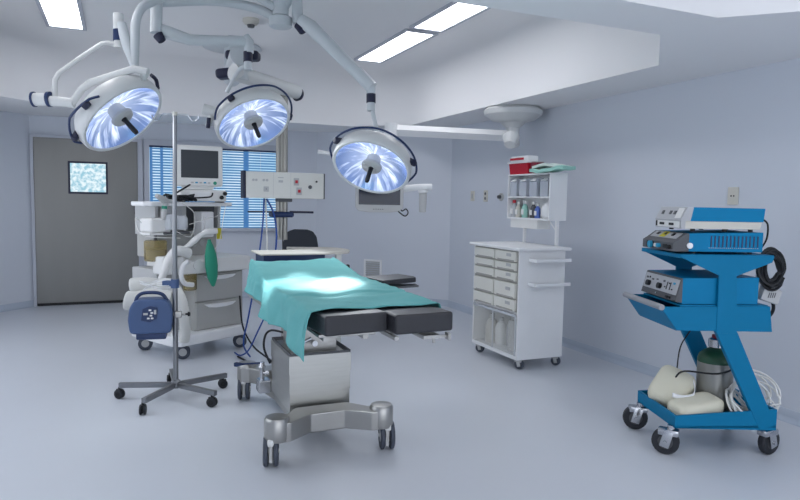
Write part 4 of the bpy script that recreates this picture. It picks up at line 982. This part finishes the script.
# tilted white control panel on the frame (front faces -x)
nv = Vector((-.112, 0, .028)).normalized()
sl = math.atan2(.028, .112)
def fface(par, y, z, w, h, nm, m, dpt=.006, rnd=False, x0=None):
    xx = .0+(z-.012)*.25 if x0 is None else x0
    a = MB()
    if rnd: a.cyl((xx+.001, y, z), (xx-dpt, y, z+dpt*.25), w/2, n=14)
    else: a.box((xx-dpt/2, y, z), (dpt, w, h), (0, sl, 0), bev=.0015)
    return a.build(nm, m, par)
cpn = fface(fp, .20, .088, .38, .088, 'control_panel', 'panelt', .005)
for y in (.32, .19): fface(cpn, y, .072, .034, .034, 'rotary_knob', 'black', .022, True)
for y, z, w_, h_ in ((.36, .105, .02, .012), (.33, .108, .012, .012), (.29, .1, .02, .01), (.24, .105, .02, .008), (.16, .105, .02, .012), (.12, .085, .006, .045), (.085, .085, .006, .045), (.05, .105, .02, .012), (.14, .075, .012, .008), (.10, .10, .012, .008), (.06, .07, .012, .008)):
    fface(cpn, y, z, w_, h_, 'indicator', 'black' if w_ < .013 else 'led' if y < .1 else 'dgrey', .008)
for y in (.07, .10): fface(fp, y, .026, .022, .014, 'jack', 'black', .006)
fface(fp, .22, .028, .012, .012, 'jack', 'chrome', .006)

# unit two on the upper shelf
t = thing('electrosurgical_unit', 'wide blue unit with vent slots directly on the trolley upper shelf', 'medical device', tw(.0, .02, 1.135), TA, 'electrosurgical units on the blue trolley')
a = MB(); a.prism_xz([(.035, .012), (.455, .012), (.455, .122), (.035, .112)], 0, .37, bev=.003); cs = a.build('casing', 'devblue', t)
a = MB()
for i in range(13): a.box((.16+i*.022, -.0015, .07), (.006, .003, .06))
a.build('vent_slots', 'pumpd', cs)
a = MB()
for i in range(26): a.box((.15+i*.011, -.0015, .034), (.005, .003, .003))
a.build('vent_dots', 'lgrey', cs)
a = MB(); a.prism_xz([(-.055, .012), (.036, .012), (.036, .112), (.020, .112), (-.030, .075), (-.055, .06)], -.002, .372, bev=.003); nf = a.build('nose', 'dgrey', t)
a = MB(); a.box((-.005, .185, .0945), (.050, .31, .003), (0, -.635, 0), bev=.001); tp = a.build('top_panel', 'panelt', nf)
a = MB(); a.box((-.006, .20, .0965), (.046, .06, .003), (0, -.635, 0)); a.build('yellow_panel', 'yellow', tp)
for y in (.28, .19, .10): a = MB(); a.box((-.002, y, .100), (.020, .026, .005), (0, -.635, 0)); a.build('display', 'black', tp)
a = MB(); a.box((-.057, .27, .036), (.004, .09, .035), bev=.001); a.build('port_recess', 'black', nf)
for y, r, m_ in ((.25, .02, 'led'), (.18, .010, 'whitep'), (.15, .012, 'led'), (.03, .011, 'black')): a = MB(); a.cyl((-.056, y, .036), (-.074, y, .036), r, n=16); a.build('connector', m_, nf)
a = MB(); a.box((-.058, .085, .036), (.008, .04, .022), bev=.002); a.build('power_switch', 'black', nf)
a = MB(); a.cyl((.036, -.003, .045), (.036, -.014, .045), .016, n=18); a.build('white_cap', 'white', nf)
for x in (.08, .40):
    for y in (.03, .34): a = MB(); a.cyl((x, y, 0), (x, y, .014), .012, n=10); a.build('foot', 'black', t)
# unit three on top
t = thing('electrosurgical_unit', 'topmost blue and cream unit of the trolley stack', 'medical device', tw(.0, .025, 1.258), TA, 'electrosurgical units on the blue trolley')
a = MB(); a.prism_xz([(.04, .055), (.455, .055), (.462, .13), (.055, .132)], 0, .30, bev=.003); a.build('casing', 'devblue', t)
a = MB(); a.prism_xz([(.0, .014), (.44, .014), (.45, .056), (.0, .056)], .004, .296, bev=.003); a.build('lower_casing', 'cream', t)
a = MB(); a.prism_xz([(-.012, .014), (.012, .014), (.012, .056), (.04, .056), (.056, .132), (.02, .132), (-.016, .060), (-.012, .056)], -.002, .302, bev=.002); nf = a.build('front_fascia', 'panelt', t)
a = MB(); a.span((-.016, .015, .018), (-.011, .285, .053)); a.build('lower_panel', 'whitep', nf)
for y in (.10, .21): a = MB(); a.box((-.018, y, .036), (.006, .05, .014), bev=.002); a.build('slot', 'black', nf)
a = MB(); a.box((-.018, .275, .036), (.006, .010, .03)); a.build('slot', 'black', nf)
for y in (.24, .15, .10): a = MB(); a.box((.0015, y, .10), (.004, .024, .022), (0, .45, 0), bev=.001); a.build('display', 'dgrey', nf)
a = MB(); a.box((.001, .045, .098), (.003, .06, .06), (0, .45, 0)); a.build('side_panel', 'whitep', nf)
for x in (.07, .25, .40):
    for y in (.03, .27): a = MB(); a.cyl((x, y, 0), (x, y, .016), .013, n=10); a.build('foot', 'black', t)

# gas cylinder on the tray
t = thing('gas_cylinder', 'grey metal gas cylinder with a dark green shoulder standing in the trolley tray', 'gas cylinder', tw(.37, .27, .179), 0)
a = MB(); a.lathe([(0, 0), (.092, 0), (.10, .01), (.10, .30)], n=32); a.build('body', 'cyl', t)
a = MB(); a.lathe([(.1005, .295), (.1005, .31), (.092, .338), (.068, .36), (.04, .375), (.03, .38)], n=32); sh = a.build('shoulder', 'cylg', t)
a = MB(); a.box((-.0, -.09, .33), (.04, .003, .03), (.3, 0, .3)); a.build('paper_label', 'lgrey', sh)
a = MB(); a.lathe([(.03, .375), (.045, .385), (.045, .43), (.03, .44), (0, .44)], n=20); a.cyl((0, 0, .41), (.07, -.01, .41), .012); a.build('valve', 'chrome', t)
a = MB(); a.cyl((0, 0, .435), (0, 0, .455), .028, n=12); a.build('valve_wheel', 'redd', t)

# foam pads (foot pedal sized cushions) in the tray
def pad(c, s, rot, label, seed, sub=1.):
    a = MB(); t = bmesh.new(); bmesh.ops.create_cube(t, size=1.); bmesh.ops.subdivide_edges(t, edges=t.edges[:], cuts=10, use_grid_fill=True)
    for v in t.verts:
        p = v.co*2; q = Vector((math.copysign(abs(p.x)**.9, p.x), math.copysign(abs(p.y)**.9, p.y), p.z))
        l = (abs(p.x)**5+abs(p.y)**5+abs(p.z)**3.4)**(1/4.4); m_ = max(abs(p.x), abs(p.y), abs(p.z))
        p2 = p*(1/max(l, 1e-4))*m_
        p2.z += .10*p2.x*sub
        v.co = Vector((p2.x*s[0]/2, p2.y*s[1]/2, p2.z*s[2]/2))
        v.co *= 1+.02*mnoise.noise(v.co*9+Vector((seed, 0, 0)))
    a.add(t, mrot(c, rot)); return a
cpos = tw(.13, .31, .298)
a = pad(cpos, (.25, .22, .12), (.35, -.70, TA+.55), '', 1)
single(a, 'foam_cushion', 'foam', 'cream foam cushion leaning at the back left of the trolley tray', 'cushion', ang=180, group='cream cushions in the trolley tray')
cpos = tw(.18, .122, .246)
a = pad(cpos, (.30, .17, .105), (.12, -.10, TA+.22), '', 4, .6)
single(a, 'foam_cushion', 'foam', 'cream foam cushion lying at the front of the trolley tray', 'cushion', ang=180, group='cream cushions in the trolley tray')
# white strap over the back cushion
hp = [tw(.05, .14, .31), tw(.11, .14, .295), tw(.175, .15, .30), tw(.205, .18, .33), tw(.205, .20, .37)]
a = MB(); sp = smooth_path(hp, 5)
vs = [(a.bm.verts.new(p+Vector((0, 0, .013))), a.bm.verts.new(p-Vector((0, 0, .013)))) for p in sp]
for (p, q), (r, s) in zip(vs[:-1], vs[1:]): a.bm.faces.new([p, r, s, q])
o = single(a, 'strap', 'white', 'white fabric strap draped across the leaning cream cushion', 'strap', ang=180)
mo = o.modifiers.new('t', 'SOLIDIFY'); mo.thickness = .004
# dark clips beside the cushions
a = MB()
for i in range(7): p = tw(.03+.012*i, .36-.045*i, .195); a.box(p, (.03, .035, .03), (random.random(), random.random(), random.random()), bev=.006)
single(a, 'buckle_strap', 'rubber', 'black buckled strap lying along the left edge of the trolley tray', 'strap')
# white cable coils
def coil(c, r, n, m, label, seed, tilt, wire=.006, jit=.3, nm='cable_coil', flat=.4):
    random.seed(seed); a = MB(); pts = []; R = Euler(tilt).to_matrix()
    ph = 0
    for k in range(n):
        rr = r*random.uniform(1-jit, 1+jit*.3); dx, dy, dz = (random.uniform(-.2, .2)*r for _ in range(3))
        for i in range(12):
            an = 2*PI*i/12; pts.append(Vector(c)+R @ Vector((rr*math.cos(an)+dx, rr*math.sin(an)*(1-flat*.3)+dy, dz+r*.1*math.sin(an*2+k))))
    a.tube(smooth_path(pts, 2), wire, 6)
    for v in a.bm.verts:
        if v.co.z < .182: v.co.z = .182+(v.co.z-.182)*.02
    return single(a, nm, m, label, 'cable')
coil(tw(.52, .14, .31), .13, 7, 'cablew', 'tangled coil of white cable at the right end of the trolley tray', 5, (1.2, .1, TA-.3), .0055, .6)
coil(tw(.42, .10, .27), .10, 5, 'cablew', 'loose white cable lying in the tray in front of the gas cylinder', 9, (.9, .3, .2), .006)
coil(tw(.40, .20, .20), .06, 4, 'cableb', 'black cable coil lying under the white cable in the tray', 12, (.2, .1, .2), .008)
# black cable bundle hanging behind
coil(tw(.565, .10, 1.05), .068, 12, 'cableb', 'thick hanging coil of black cable at the right end of the trolley', 21, (1.45, .0, TA-.1), .0085, .35, flat=-1.7)
t = thing('power_adapter', 'grey power adapter hanging below the black cable coil', 'adapter', tw(.575, .12, .90), TA)
a = MB(); a.box((0, 0, 0), (.11, .05, .085), (0, .3, 0), bev=.008); a.build('casing', 'lgrey', t)
a = MB()
for i in range(4): a.box((.0+.012*(i-1.5), -.026, .0), (.004, .003, .03), (0, .3, 0))
a.build('vent', 'dgrey', t)
hose([tw(.50, .12, 1.02), tw(.51, .14, .90), tw(.50, .2, .80), tw(.45, .25, .72), tw(.46, .24, .60), tw(.40, .22, .45), tw(.42, .2, .24)], .010, 'cablew', 'grey-white cable running down behind the trolley upright', 'trolley_cable', 'cable')
hose([tw(.58, .12, .90), tw(.62, .14, .82), tw(.60, .16, .76), tw(.53, .18, .74)], .010, 'cableb', 'black cable curving back under the hanging adapter', 'trolley_cable', 'cable')
hose([tw(.46, .30, .70), tw(.455, .28, .55), tw(.42, .15, .48), tw(.30, .12, .44), tw(.17, .25, .42), tw(.14, .30, .36)], .0055, 'cableb', 'thin black cable sagging across the gas cylinder', 'trolley_cable', 'cable')
hose([tw(.30, .34, .72), tw(.24, .36, .62), tw(.20, .38, .50), tw(.19, .38, .2)], .004, 'cableb', 'thin black cord hanging left of the gas cylinder', 'trolley_cable', 'cable')
hose([tw(.47, .42, 1.23), tw(.50, .43, 1.18), tw(.505, .40, 1.05), tw(.46, .34, .92)], .006, 'cableb', 'black lead running down the rear of the stacked blue units', 'trolley_cable', 'cable')
hose([tw(.47, .06, 1.33), tw(.495, .05, 1.30), tw(.50, .06, 1.22), tw(.48, .08, 1.16)], .005, 'cableb', 'short black lead at the back of the topmost blue unit', 'trolley_cable', 'cable')

# ------------------------------------------------------------------ world and render look
wd = bpy.data.worlds.new('world'); sc.world = wd; wd.use_nodes = True
wd.node_tree.nodes['Background'].inputs[0].default_value = (.84, .9, 1., 1); wd.node_tree.nodes['Background'].inputs[1].default_value = 2.25
sc.view_settings.view_transform = 'Standard'; sc.view_settings.look = 'None'; sc.view_settings.exposure = .15; sc.view_settings.gamma = 1.
